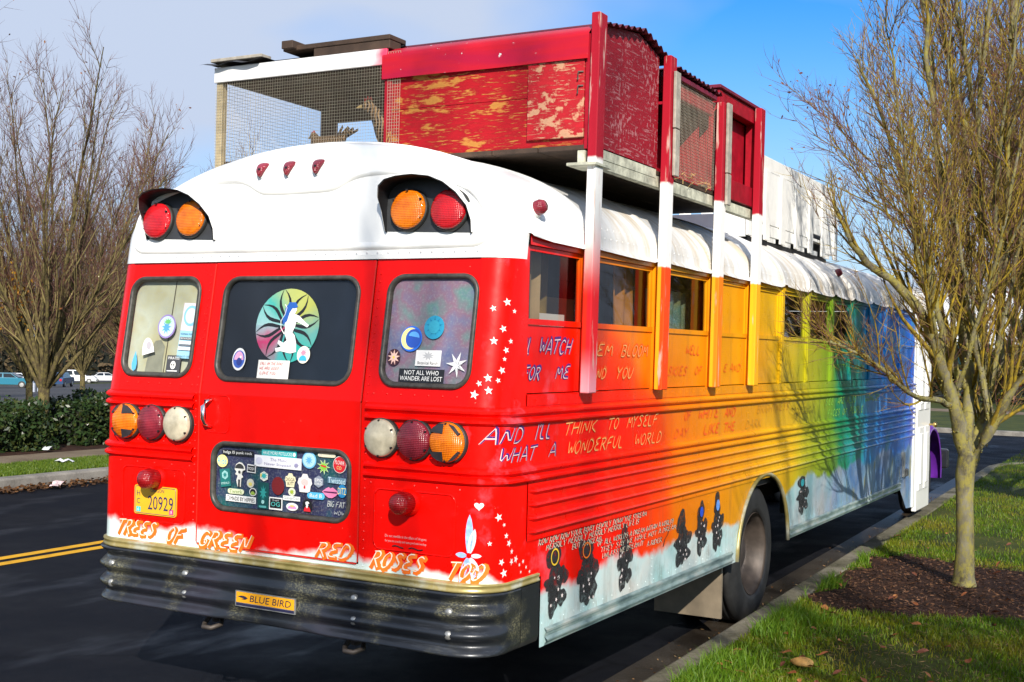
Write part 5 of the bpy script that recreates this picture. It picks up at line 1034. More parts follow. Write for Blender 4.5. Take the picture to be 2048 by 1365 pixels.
def quads(P, size, asp, name, mat, parent=None, flat=False, tilt=None):
    """leaf-shaped four-sided faces scattered at points P with random turns"""
    n = len(P); a = rng.normal(size=(n, 3)); a /= np.linalg.norm(a, axis=1)[:, None]
    if flat: a[:, 2] *= .25; a /= np.linalg.norm(a, axis=1)[:, None]
    b = rng.normal(size=(n, 3)); b -= (a*b).sum(1)[:, None]*a
    if flat: b[:, 2] *= .3
    b /= np.linalg.norm(b, axis=1)[:, None]
    s_ = size*rng.uniform(.6, 1.3, n)[:, None]; V = np.stack([P-a*s_, P+b*s_*asp-a*s_*.1, P+a*s_, P-b*s_*asp-a*s_*.1], 1).reshape(-1, 3); F = np.arange(4*n).reshape(-1, 4); return npmesh(name, V, F, mat, parent)
def leafmat(name, cols, rough=.55, scale=.9, tr=.25):
    n = N(name); g = n.n('ShaderNodeNewGeometry'); c = n.ramp(g.outputs['Random Per Island'], [(i/(len(cols)-1), q) for i, q in enumerate(cols)]); n.l(c, n.b.inputs['Base Color']); n.b.inputs['Roughness'].default_value = rough; n.b.inputs['Specular IOR Level'].default_value = .35
    if tr:
        t = n.n('ShaderNodeBsdfTranslucent'); n.l(c, t.inputs[0]); m_ = n.n('ShaderNodeMixShader', i_0=tr); n.l(n.b.outputs[0], m_.inputs[1]); n.l(t.outputs[0], m_.inputs[2]); n.l(m_.outputs[0], n.t.nodes['Material Output'].inputs[0])
    return n.m
# grass blades
def blades(x, y, z0, h, wdt, name, mat, lean=.5):
    n = len(x); a = rng.uniform(0, 2*np.pi, n); hh = h*rng.uniform(.45, 1.25, n); l = rng.uniform(.1, lean, n)*hh; d = rng.uniform(0, 2*np.pi, n); ca, sa = np.cos(a)*wdt, np.sin(a)*wdt
    B0 = np.stack([x-ca, y-sa, np.full(n, z0)], 1); B1 = np.stack([x+ca, y+sa, np.full(n, z0)], 1); mx_, my_ = x+np.cos(d)*l*.35, y+np.sin(d)*l*.35
    M0 = np.stack([mx_-ca*.8, my_-sa*.8, z0+hh*.6], 1); M1 = np.stack([mx_+ca*.8, my_+sa*.8, z0+hh*.6], 1); T = np.stack([x+np.cos(d)*l, y+np.sin(d)*l, z0+hh*.95], 1)
    V = np.stack([B0, B1, M0, M1, T], 1).reshape(-1, 3); k = np.arange(n)[:, None]*5; F = np.concatenate([k+np.array([[0, 1, 3]]), k+np.array([[0, 3, 2]]), k+np.array([[2, 3, 4]])]); return tag(npmesh(name, V, F, mat), kind='stuff')
def patchy(m):
    t_ = m.node_tree; rn_ = [n for n in t_.nodes if n.type == 'VALTORGB'][0]; tc_ = t_.nodes.new('ShaderNodeTexCoord'); nn = t_.nodes.new('ShaderNodeTexNoise'); nn.inputs['Scale'].default_value = 1.6; nn.inputs['Detail'].default_value = 4; t_.links.new(tc_.outputs['Object'], nn.inputs['Vector']); ad = t_.nodes.new('ShaderNodeMath'); ad.operation = 'MULTIPLY_ADD'; ad.inputs[1].default_value = .35; g_ = [n for n in t_.nodes if n.type == 'NEW_GEOMETRY'][0]; t_.links.new(g_.outputs['Random Per Island'], ad.inputs[0]); mr = t_.nodes.new('ShaderNodeMapRange'); mr.inputs['From Min'].default_value = .32; mr.inputs['From Max'].default_value = .68; mr.inputs['To Max'].default_value = .65; t_.links.new(nn.outputs['Fac'], mr.inputs['Value']); t_.links.new(mr.outputs[0], ad.inputs[2]); t_.links.new(ad.outputs[0], rn_.inputs[0]); return m
GR = leafmat('grass_blades', [(.035, .075, .003), (.07, .15, .004), (.13, .20, .006), (.20, .20, .010), (.22, .17, .02)], .5, tr=.35); patchy(GR)
nB = 150000; gy = 1.2+21*rng.random(nB)**1.7; gx = kx(gy)+.19+rng.random(nB)**1.15*(1.1+gy*.36)
pn = np.sin(gx*3.1+gy*1.3)+np.sin(gx*1.2-gy*2.3+2)+rng.normal(0, .6, nB); keep = (~inpoly(gx, gy, mulp)) & (pn > -.9); gx, gy = gx[keep], gy[keep]
tag(blades(gx, gy, KH-.012, .040, .0028, 'grass', GR, .9), 'short green lawn grass on the verge beside the kerb', 'grass')
edge_n = 9000; ey = 1.2+6*rng.random(edge_n); ex = kx(ey)+.18+np.abs(rng.normal(0, .16, edge_n))+.04; kk = (~inpoly(ex, ey, mulp)) & (np.sin(ey*4.2)+np.sin(ey*9.1)*.6+rng.normal(0, .3, edge_n) > .2)
tag(blades(ex[kk], ey[kk], KH-.012, .115, .0028, 'tall_grass', leafmat('tall_grass_blades', [(.07, .16, .008), (.12, .24, .012), (.17, .26, .02)], .5, tr=.4), .9), 'longer bright green grass tufts along the kerb edge', 'grass')
n2 = 42000; lx = LX-.22-1.22*rng.random(n2); ly = 3+9*rng.random(n2); tag(blades(lx, ly, .138, .05, .006, 'grass', leafmat('far_grass_blades', [(.05, .10, .008), (.10, .17, .012), (.15, .20, .02)], .5, tr=.35)), 'bright grass strip between the far kerb and sidewalk', 'grass')
th_n = 5000; ty = 1.3+9*rng.random(th_n)**1.5; tx = kx(ty)+.2+rng.random(th_n)*(1.0+ty*.36); tk_ = ~inpoly(tx, ty, mulp); tag(quads(np.stack([tx, ty, np.full(th_n, KH+.012)], 1)[tk_], .022, .10, 'dead_thatch', leafmat('dead_thatch', [(.16, .10, .04), (.24, .16, .07), (.10, .06, .03)], .8, tr=.1), flat=True), 'dry straw-coloured thatch scattered through the verge grass', 'dead grass', kind='stuff')
mp_ = np.stack([rng.uniform(1.4, 5.4, 14000), rng.uniform(3.9, 7.0, 14000), np.full(14000, KH-.0)], 1); mp_ = mp_[inpoly(mp_[:, 0], mp_[:, 1], mulp)]; mp_[:, 2] += rng.uniform(0, .02, len(mp_))
tag(quads(mp_, .016, .35, 'mulch_chips', leafmat('bark_chips', [(.015, .007, .004), (.05, .02, .01), (.10, .045, .02), (.16, .08, .04)], .8, tr=0), flat=True), 'dark brown bark mulch spread under the street tree', 'mulch', kind='stuff')
ll = np.stack([LX+.05+np.abs(rng.normal(0, .16, 2500)), rng.uniform(2, 13, 2500), .01+rng.random(2500)*.05], 1)
tag(quads(ll, .035, .6, 'leaf_litter', leafmat('brown_leaf_litter', [(.03, .015, .006), (.08, .035, .012), (.16, .07, .02)], .8, tr=.1), flat=True), 'brown leaves drifted against the far kerb', 'leaves', kind='stuff')
ll = np.stack([kx(6)-.05-np.abs(rng.normal(0, .12, 260)), rng.uniform(1.5, 13, 260), .008+rng.random(260)*.01], 1); ll[:, 0] += kx(ll[:, 1])-kx(6)
tag(quads(ll, .013, .5, 'gutter_debris', leafmat('gutter_leaf_bits', [(.05, .02, .008), (.18, .09, .03), (.40, .28, .14)], .8, tr=0), flat=True), 'small leaf scraps and butts in the wet gutter', 'debris', kind='stuff')
# fallen leaves, one object each
def leafmesh():
    pts = [(-.5, 0), (-.25, .22), (.1, .27), (.35, .16), (.55, 0), (.35, -.16), (.1, -.27), (-.25, -.22)]; v = [(x, y, .10*abs(y)*3+.06*math.sin(x*5)) for x, y in pts]+[(-.2, 0, -.02), (.2, 0, .0), (-.75, .02, .05)]
    f = [(0, 1, 8), (1, 2, 9, 8), (2, 3, 9), (3, 4, 9), (4, 5, 9), (5, 6, 9), (6, 7, 8, 9), (7, 0, 8), (10, 0, 8)]; me = bpy.data.meshes.new('fallen_leaf'); me.from_pydata(v, [], f); me.update(); return me
LM = [leafmesh() for _ in range(3)]
for me, c in zip(LM, ((.20, .06, .015), (.30, .12, .035), (.12, .035, .015))): me.materials.append(M('dead_leaf_%d' % int(c[0]*100), c, .7, var=.3, scale=30))
rl = random.Random(5)
for i in range(90):
    y = 1.9+7*rl.random()**1.6; x = kx(y)+.25+rl.random()*(.7+.33*y); o = bpy.data.objects.new('fallen_leaf', LM[i % 3]); COL.objects.link(o); o.location = (x, y, KH+.022+rl.random()*.02); o.rotation_euler = (rl.uniform(-.5, .5), rl.uniform(-.5, .5), rl.uniform(0, 6.3)); s_ = rl.uniform(.045, .085); o.scale = (s_, s_, s_)
    tag(o, 'curled brown dead leaf lying on the verge', 'leaf', 'dead leaves on the verge')
# stone in the grass, litter
bm = bmesh.new(); bmesh.ops.create_icosphere(bm, subdivisions=3, radius=1)
for v in bm.verts:
    q = 1+.10*math.sin(v.co.x*3+1)+.07*math.sin(v.co.y*5+v.co.z*3); v.co = Vector((v.co.x*.072*q, v.co.y*.05*q, v.co.z*.034*q if v.co.z > 0 else v.co.z*.02))
me = bpy.data.meshes.new('stone'); bm.to_mesh(me); bm.free(); me.polygons.foreach_set('use_smooth', [True]*len(me.polygons)); me.materials.append(M('tan_stone', (.48, .27, .07), .7, var=.25, scale=25, bump=.2)); o = bpy.data.objects.new('stone', me); COL.objects.link(o); o.location = (1.952, 2.33, KH+.025); o.rotation_euler = (0, .1, .5); tag(o, 'rounded tan stone lying in the grass by the kerb', 'stone')
def litter(loc, sz, label, mat, sd):
    r_ = random.Random(sd); rows = [[(sz*(i/4-.5)+r_.uniform(-.02, .02), sz*.5*(j/3-.5)+r_.uniform(-.02, .02), .012+r_.uniform(0, .06)*(.3 if i in (0, 4) else 1)) for j in range(4)] for i in range(5)]; o_ = MB().grid(rows).o('litter', mat); o_.location = loc; o_.rotation_euler = (0, 0, r_.uniform(0, 3)); tag(o_, label, 'litter')
PAPER = M('dirty_paper', (.55, .56, .58), .7, var=.2)
litter((-10.0, 7.5, .165), .24, 'crumpled white paper on the far grass strip', PAPER, 1); litter((-8.75, 6.3, .03), .28, 'flattened white and red wrapper in the far gutter', M('wrapper', (.6, .45, .45), .5, var=.4, scale=8), 2); litter((-11.75, 8.7, .16), .18, 'white paper scrap under the hedge', PAPER, 3)
# ------------------------------------------------------------------ trees
def tubes(lines, sides, name, mat, parent):
    by = {}
    for P_, r_ in lines: by.setdefault(len(P_), []).append((P_, r_))
    Vs, Fs, off = [], [], 0
    for n, ls_ in by.items():
        P_ = np.array([a for a, b in ls_], float); r_ = np.array([b for a, b in ls_], float); T = np.gradient(P_, axis=1); T /= np.linalg.norm(T, axis=2, keepdims=True)+1e-9
        ref = np.where(np.abs(T[..., 2:3]) < .9, np.array([0, 0, 1.]), np.array([1., 0, 0])); U_ = np.cross(T, ref); U_ /= np.linalg.norm(U_, axis=2, keepdims=True)+1e-9; W_ = np.cross(T, U_)
        an = 2*np.pi*np.arange(sides)/sides; V = P_[:, :, None, :]+r_[:, :, None, None]*(np.cos(an)[None, None, :, None]*U_[:, :, None, :]+np.sin(an)[None, None, :, None]*W_[:, :, None, :])
        m_ = len(ls_); idx = np.arange(m_*n*sides).reshape(m_, n, sides)+off; a = idx[:, :-1]; b = idx[:, 1:]; F = np.stack([a, np.roll(a, -1, 2), np.roll(b, -1, 2), b], -1).reshape(-1, 4); Vs.append(V.reshape(-1, 3)); Fs.append(F); off += m_*n*sides
    o_ = npmesh(name, np.concatenate(Vs), np.concatenate(Fs), mat, parent, True)
    if name in ('branches', 'twigs'): o_['kind'] = 'stuff'
    return o_
def branch(rd_, p, d, L_, r, n, wob, trop):
    pts = [p]; rs = [r]; st = L_/n; x, y, z = p; dx, dy, dz = d
    for i in range(n):
        dx += rd_.gauss(0, wob); dy += rd_.gauss(0, wob); dz += rd_.gauss(0, wob)+trop; q = math.sqrt(dx*dx+dy*dy+dz*dz); dx /= q; dy /= q; dz /= q
        x += dx*st; y += dy*st; z += dz*st; pts.append((x, y, z)); rs.append(r*(1-.85*(i+1)/n))
    return pts, rs
def perp(rd_, d, ang):
    a = Vector(d); u = a.orthogonal().normalized(); u.rotate(Matrix.Rotation(rd_.uniform(0, 6.283), 3, a)); return tuple((a*math.cos(ang)+u*math.sin(ang)).normalized())
def dirat(pts, i):
    a, b = pts[max(0, i-1)], pts[min(len(pts)-1, i+1)]; v = Vector(b)-Vector(a); return tuple(v.normalized())
def ramify(rd_, limbs, n2_, n3_, n4_, l2, l3, ang=(.35, .75), trop=.05, rmin=.0022):
    sec, tw = [], []
    for pts, rs in limbs:
        Ln = sum((Vector(pts[i+1])-Vector(pts[i])).length for i in range(len(pts)-1))
        for k in range(n2_):
            t = .18+.80*(k+rd_.random())/n2_; i = min(len(pts)-2, int(t*(len(pts)-1))); f = t*(len(pts)-1)-i; p = tuple(pts[i][j]*(1-f)+pts[i+1][j]*f for j in range(3)); d = perp(rd_, dirat(pts, i), rd_.uniform(*ang)); L_ = l2*(1.15-t*.75)*rd_.uniform(.6, 1.3)
            b = branch(rd_, p, d, L_, max(rmin*1.6, rs[i]*.45), 6, .09, trop); sec.append(b)
            for q in range(n3_):
                t2 = .12+.86*(q+rd_.random())/n3_; i2 = min(5, int(t2*6)); p2 = b[0][i2]; d2 = perp(rd_, dirat(b[0], i2), rd_.uniform(.3, .8)); b2 = branch(rd_, p2, d2, l3*(1.2-t2*.6)*rd_.uniform(.5, 1.3), rmin*1.2, 4, .10, trop); tw.append(b2)
                for w in range(n4_):
                    i3 = rd_.randint(1, 3); tw.append(branch(rd_, b2[0][i3], perp(rd_, dirat(b2[0], i3), rd_.uniform(.3, .8)), l3*.45*rd_.uniform(.5, 1.2), rmin*.75, 2, .12, trop))
    return sec, tw
def bark(name, c0, c1, lich, amt):
    n = N(name); f = n.noise(9, 5, (1, 1, .4), .65); g = n.noise(17, 6, (1, 1, .7), rough=.75); c = n.ramp(f, [(.35, c0), (.65, c1)]); c = n.mix(n.ramp(g, [(.5-amt*.12, 0.), (.66-amt*.12, .85)]), c, lich); n.bump(g, .7, .01); return n.fin(c, .9, Specular_IOR_Level=.15)
LICH = bark('lichen_bark', (.06, .05, .028), (.20, .185, .13), (.25, .22, .05), .55); LICH2 = bark('yellow_lichen_branches', (.08, .06, .02), (.17, .13, .03), (.34, .235, .015), .6); TWIG = M('red_brown_twigs', (.125, .055, .042), .8, var=.35, scale=4, bump=0); TWIGO = M('olive_twigs', (.17, .135, .05), .8, var=.4, scale=3, bump=0); BARK2 = bark('grey_bark', (.03, .024, .014), (.11, .085, .045), (.18, .15, .05), .4)
DRY = leafmat('dry_clinging_leaves', [(.10, .03, .012), (.22, .08, .02), (.30, .12, .03)], .7, tr=.2)
# the lichened street tree beside the bus
TR = tag(empty('street_tree', (2.33, 5.66, .12)), 'bare street tree crusted with yellow lichen beside the bus', 'tree'); TL = Vector(TR.location)
def setp(o, par, loc): o.parent = par; o.matrix_parent_inverse = Matrix.Translation(-loc); return o
rd1 = random.Random(21)
trunk = [((2.33, 5.66, .06), .14), ((2.33, 5.66, .13), .098), ((2.33, 5.66, .20), .080), ((2.335, 5.66, .49), .068), ((2.322, 5.66, .81), .066), ((2.322, 5.66, 1.01), .074), ((2.34, 5.66, 1.17), .07)]
LIMB = dict(L1=([(2.34, 5.66, 1.10), (2.28, 5.61, 1.36), (2.23, 5.55, 1.6), (2.17, 5.43, 1.88), (2.1, 5.31, 2.11), (2.02, 5.15, 2.32), (1.88, 5.01, 2.49), (1.74, 4.88, 2.61), (1.63, 4.76, 2.74), (1.57, 4.67, 2.92), (1.49, 4.63, 3.07)], .052), L2=([(2.22, 5.49, 1.56), (2.16, 5.28, 1.61), (2.08, 5.01, 1.61), (2.0, 4.68, 1.71), (1.91, 4.4, 1.85), (1.79, 4.22, 1.96), (1.66, 4.03, 2.01), (1.56, 3.98, 2.07)], .022), L3=([(2.34, 5.66, 1.10), (2.31, 5.76, 1.4), (2.32, 5.83, 1.68), (2.29, 5.87, 2.0), (2.21, 5.82, 2.41), (2.15, 5.67, 2.88), (2.1, 5.53, 3.47), (2.04, 5.38, 4.17), (1.99, 5.36, 4.76)], .045), L4=([(2.34, 5.66, 1.12), (2.41, 5.82, 1.4), (2.44, 5.95, 1.6), (2.51, 6.1, 1.76), (2.64, 6.29, 1.93), (2.77, 6.47, 2.36)], .04), L5=([(2.34, 5.67, 1.05), (2.52, 5.65, 1.41), (2.68, 5.63, 1.74), (2.86, 5.61, 2.05), (2.95, 5.66, 2.56), (3.05, 5.7, 3.2)], .04), L6=([(2.44, 5.95, 1.6), (2.4, 5.93, 1.92), (2.37, 5.91, 2.33), (2.38, 5.91, 3.02), (2.33, 5.89, 3.84), (2.36, 5.79, 4.63)], .034), L7=([(2.32, 5.83, 1.68), (2.19, 5.81, 1.84), (2.11, 5.88, 2.16), (1.94, 5.9, 2.74), (1.78, 5.81, 3.32), (1.59, 5.71, 3.94), (1.45, 5.52, 4.37)], .03), L8=([(2.51, 6.1, 1.76), (2.5, 6.1, 2.26), (2.53, 6.11, 2.92), (2.53, 6.11, 3.74), (2.55, 6.01, 4.54)], .03), L9=([(2.17, 5.43, 1.88), (2.14, 5.44, 2.23), (2.08, 5.35, 2.62), (1.97, 5.24, 3.05), (1.85, 5.05, 3.53), (1.71, 4.97, 3.92)], .026), L10=([(2.64, 6.29, 1.93), (2.7, 6.3, 2.5), (2.72, 6.2, 3.2), (2.75, 6.2, 4.2)], .026), L11=([(2.1, 5.31, 2.11), (2.12, 5.2, 2.5), (2.05, 5.1, 3.0), (2.0, 4.95, 3.6)], .022))
for k in range(20):
    a = rd1.uniform(0, 6.283); inc = rd1.uniform(.08, .5); st_ = LIMB['L%d' % rd1.choice((1, 3, 4, 5, 6, 8))][0]; q = st_[rd1.randint(1, min(4, len(st_)-1))]
    LIMB['X%d' % k] = (branch(rd1, q, (math.cos(a)*math.sin(inc), math.sin(a)*math.sin(inc), math.cos(inc)), rd1.uniform(2.2, 3.6), 1, 7, .05, .03)[0], rd1.uniform(.014, .022))
limbs = []
for pts, r in LIMB.values():
    p = smooth_path(pts, 1, False); p = [(a+rd1.gauss(0, .008), b+rd1.gauss(0, .008), c+rd1.gauss(0, .006)) for a, b, c in p]; limbs.append((p, [1.2*r*(1-.78*i/(len(p)-1))*rd1.uniform(.88, 1.15) for i in range(len(p))]))
setp(tubes([([a for a, b in trunk], [b for a, b in trunk])], 14, 'trunk', LICH, None), TR, TL)
sec, tw = ramify(rd1, limbs, 22, 10, 2, .90, .30, (.25, .7), .09, .0028)
limbs = [q_ for q_ in limbs if min(p_[0] for p_ in q_[0]) > 1.25]
lowl = limbs[1]; 
def clear(ls_): return [(p, r) for p, r in ls_ if min(q[0] for q in p) > 1.30 or min(q[2] for q in p) > 3.0 and min(q[0] for q in p) > 1.0]
sec, tw = clear(sec), clear(tw)
setp(tubes(limbs, 8, 'limbs', LICH, None), TR, TL); setp(tubes(sec, 5, 'branches', LICH2, None), TR, TL); setp(tubes(tw[::2], 3, 'twigs', TWIG, None), TR, TL); setp(tubes(tw[1::2], 3, 'twigs', M('yellow_olive_twigs', (.26, .185, .025), .8, var=.4, scale=3, bump=0), None), TR, TL)
lp = []
for p, r in limbs:
    for i in range(len(p)):
        if p[i][2] < 2.9:
            for k in range(30):
                v_ = Vector((rd1.gauss(0, 1), rd1.gauss(0, 1), rd1.gauss(0, .4))).normalized(); f_ = rd1.random(); q2 = p[min(i+1, len(p)-1)]; lp.append([p[i][j]*(1-f_)+q2[j]*f_+v_[j]*(r[min(i+1, len(p)-1)]*.97+.002) for j in range(3)])
setp(quads(np.array(lp), .010, .7, 'lichen_tufts', leafmat('lichen_tufts', [(.16, .17, .06), (.24, .24, .12), (.26, .20, .03), (.12, .11, .03)], .9, tr=0)), TR, TL)
# generic vase-shaped bare tree; the rest of the trees are copies of two of these
def vase(seed, H, spread, nl, n2_, n3_, n4_, th=1.1, tr_=.11, barkm=BARK2, secm=TWIGO, twm=TWIG, dry=600, rmin=.0032, flt=None):
    rd_ = random.Random(seed); t = empty('bare_tree'); lm = []
    tk = ([(0, 0, -.1), (0, 0, .1), (.01, 0, th*.6), (.02, .01, th), (.02, .02, th+.25)], [tr_*1.35, tr_*1.1, tr_, tr_*1.02, tr_*.6])
    for i in range(nl):
        a = 2*math.pi*(i+.5*rd_.random())/nl; inc = rd_.uniform(.12, 1.0)*spread; p = (0.02, .01, th-.15+.35*rd_.random()); d = (math.cos(a)*math.sin(inc), math.sin(a)*math.sin(inc), math.cos(inc)); L_ = (H-th)*rd_.uniform(.72, 1.05)/max(.75, math.cos(inc*.6)); lm.append(branch(rd_, p, d, L_, tr_*rd_.uniform(.38, .55), 12, .045, .035))
    s2, t2 = ramify(rd_, lm, n2_, n3_, n4_, H*.26, H*.085, (.25, .65), .09, rmin)
    if flt: lm, s2, t2 = [[q_ for q_ in a_ if not any(flt(*p_) for p_ in q_[0])] for a_ in (lm, s2, t2)]
    tubes([tk], 12, 'trunk', barkm, t); tubes(lm, 6, 'limbs', barkm, t); tubes(s2, 4, 'branches', secm, t); tubes(t2, 3, 'twigs', twm, t)
    if dry: pk = rd_.sample(t2, min(dry, len(t2))); quads(np.array([p[-1] for p, r in pk]), .028, .5, 'dead_leaves', DRY, t)
    return t
def copytree(src, loc, rz, sc):
    r = src.copy(); COL.objects.link(r); r.location = loc; r.rotation_euler = (0, 0, rz); r.scale = (sc,)*3
    for ch in src.children: c = ch.copy(); COL.objects.link(c); c.parent = r
    return r
V1 = vase(3, 7.2, .68, 21, 24, 9, 1, rmin=.0044); V1.location = (-12.75, 9.42, .13); V1.scale = (.85,)*3; tag(V1, 'bare multi-stemmed tree rising behind the gap in the hedge', 'tree')
V2 = vase(8, 6.6, .98, 30, 27, 10, 1, 1.0, .12, LICH, LICH2, TWIG, 1500, .0038, flt=lambda x, y, z: x < -1.35 and z < 2.9 or x < -1.55 and z < 3.2); V2.location = (2.75, 11.7, .1); tag(V2, 'dense fan-shaped bare tree further along the verge', 'tree')
t = copytree(V1, (-13.3, 5.6, .1), 1.9, 1.0); tag(t, 'bare tree whose boughs sweep in over the hedge', 'tree')
for i, (x, y, sc, lb) in enumerate(((-14.6, 13.9, .80, 'slender bare tree just behind the bus on the far sidewalk'), (-24.0, 15.5, .75, 'bare tree at the near edge of the car park'), (-43.4, 37.8, 1.15, 'hazy bare tree deep in the car park'), (-52, 36, 1.2, 'tall bare tree at the far side of the car park'), (-20.5, 19.0, .8, 'bare tree between hedge and parked cars'), (-22, 10.5, 1.0, 'bushy bare tree on the bank below the hedge'), (-27, 21, .95, 'bushy bare tree on the bank by the car park'))):
    t = copytree(V1, (x, y, gz(x)), 1.3*i+.7, sc); tag(t, lb, 'tree')
V3 = vase(17, 8.8, .30, 5, 7, 3, 0, 2.0, .05, BARK2, BARK2, TWIG, 0, .005); V3.location = (8.9, -11.9, .1); V3.rotation_euler = (0, 0, 1); V3.scale = (1.75,)*3; tag(V3, 'slender open street tree on the verge behind the bus', 'tree')
t = copytree(V3, (13.5, -12.2, .1), 2.4, 1.5); tag(t, 'slender street tree set back from the verge behind the bus', 'tree')
t = copytree(V1, (6.1, -1.3, .1), .9, .66); tag(t, 'small bare tree on the verge level with the rear of the bus', 'tree')
t = copytree(V2, (3.4, 17.8, .1), 4.0, 1.0); tag(t, 'bare verge tree nearest the road bend', 'tree')
for i in range(16): x = -172+random.Random(i).uniform(-12, 12); t = copytree(V1, (x, 70+6.5*i, gz(x)), i*1.1, 2.1+.3*(i % 3)); tag(t, 'distant bare tree on the skyline behind the parked cars', 'tree', 'distant trees beyond the car park')
yc = np.array([(-13.2, 9.2, 2.6)])+rng.normal(0, 1, (260, 3))*np.array([.14, .12, .22]); q = quads(yc, .035, .6, 'yellow_leaves', leafmat('yellow_leaves', [(.55, .22, .01), (.65, .36, .02), (.40, .15, .01)], .6, tr=.4)); q.parent = V1; q.matrix_parent_inverse = (Matrix.Translation(V1.location) @ Matrix.Scale(.85, 4)).inverted(); q['label'] = 'cluster of orange yellow leaves still hanging'
# ------------------------------------------------------------------ hedges, shrubs
HG = leafmat('hedge_leaves', [(.012, .026, .008), (.022, .045, .012), (.03, .06, .018), (.05, .06, .015), (.016, .03, .01)], .32, tr=.12)
def shrub(name, x0, x1, y0, y1, z0, z1, n, size, lm, label, cat, group=None, core=True):
    t = tag(empty(name, ((x0+x1)/2, (y0+y1)/2, z0)), label, cat, group); lo = Vector(t.location); P = rng.random((n, 3)); f = rng.integers(0, 5, n); dep = np.abs(rng.normal(0, .10, n))
    P[f == 0, 0] = 1-dep[f == 0]; P[f == 1, 2] = 1-dep[f == 1]; P[f == 2, 1] = dep[f == 2]; P[f == 3, 1] = 1-dep[f == 3]; P[f == 4, 0] = rng.random((f == 4).sum())
    X = x0+(x1-x0)*P[:, 0]; Y = y0+(y1-y0)*P[:, 1]; Z = z0+(z1-z0)*P[:, 2]; lump = .10*np.sin(Y*3.7)+.08*np.sin(Y*8.3+1)+.05*np.sin(X*9); Z = z0+(Z-z0)*(1+lump*(P[:, 2] > .3)); X = X+.14*np.sin(Y*2.9+Z*4)*(x1-x0)*.5+rng.normal(0, .02, n)
    setp(quads(np.stack([X, Y, Z], 1), size, .5, 'foliage', lm, None), t, lo)
    if core: setp(MB().box(x0+.22, x1-.22, y0+.18, y1-.18, z0, z1-.2).o('dark_core', M('shrub_core', (.010, .012, .006), .95), None), t, lo)  # near-black box inside the leaf shell stands in for inner shade
    return t
shrub('hedge', -13.3, -12.0, 4.0, 9.05, .13, .84, 15000, .045, HG, 'dark evergreen hedge left of the gap by the tree trunk', 'hedge'); shrub('hedge', -13.4, -12.05, 9.75, 16.5, .13, .90, 17000, .045, HG, 'dark evergreen hedge between the tree trunk and the bus', 'hedge')
RS = leafmat('red_shrub_leaves', [(.03, .05, .012), (.05, .08, .02), (.18, .03, .015), (.08, .06, .02), (.03, .045, .012)], .5, tr=.15)
for i, (x0, x1, y0, y1, z1, lb) in enumerate(((-9.5, -5, 52, 54, 2.3, 'reddish shrub beside the bus mirror in front of white building'), (-5, -1, 51, 53.5, 2.5, 'red-leaved shrub in front of the white building'), (-1, 3.4, 52, 55, 2.1, 'green and red shrub at the end of the row'))): shrub('shrub', x0, x1, y0, y1, .03, z1, 5000, .11, RS, lb, 'shrub', 'shrubs before the white building')
BS = leafmat('brown_thicket', [(.05, .035, .02), (.09, .06, .03), (.07, .06, .025), (.12, .075, .04)], .8, tr=.1)
for x0, y0, x1, y1, lb in ((-152, 60, -147, 125, 'brown thicket beyond the teal parked car'), (-152, 126, -146, 215, 'brown thicket behind the white off-roader')): shrub('thicket', x0, x1, y0, y1, gz(x0)-.2, gz(x0)+8.5, 14000, .6, BS, lb, 'thicket')
# ------------------------------------------------------------------ building, cars, lamp posts
BL = tag(empty('white_building', (-5, 100, 0)), 'long white metal-sided building beyond the lawn', 'building'); bl0 = Vector(BL.location)
def Bp(mb, name, mat): return setp(mb.o(name, mat, None), BL, bl0)
WS = M('white_siding', (.74, .76, .80), .5, var=.05)
for k in range(24): Bp(MB().bbox(-40+3.0*k, -37.04+3.0*k, 100, 100.2, 0, 7.4, .03), 'wall_panel', WS)
Bp(MB().box(-40, 32, 99.9, 130, 7.42, 7.8), 'roof', M('grey_roof_edge', (.35, .36, .38), .5)); Bp(MB().box(-40, 32, 100.25, 130, 0, 7.4), 'shell', WS)
for x in (-26, -14, 2, 14): Bp(MB().box(x, x+2.4, 99.93, 99.99, .1, 2.6), 'door', M('door_grey', (.12, .16, .18), .4))
for x in (-32, -20, -8, 8): Bp(MB().box(x, x+3, 99.94, 99.985, 3.8, 5.2), 'window', M('far_window', (.03, .05, .07), .15))
tag(mk('car_park', [(x, y, gz(x)+.05) for y in (10, 240) for x in (-143, -133.2, -60, -30)], [(0, 1, 5, 4), (1, 2, 6, 5), (2, 3, 7, 6)], groundmat('car_park_asphalt', (.03, .03, .035), (.05, .05, .055), (.07, .07, .075), .3, 20)), kind='structure')
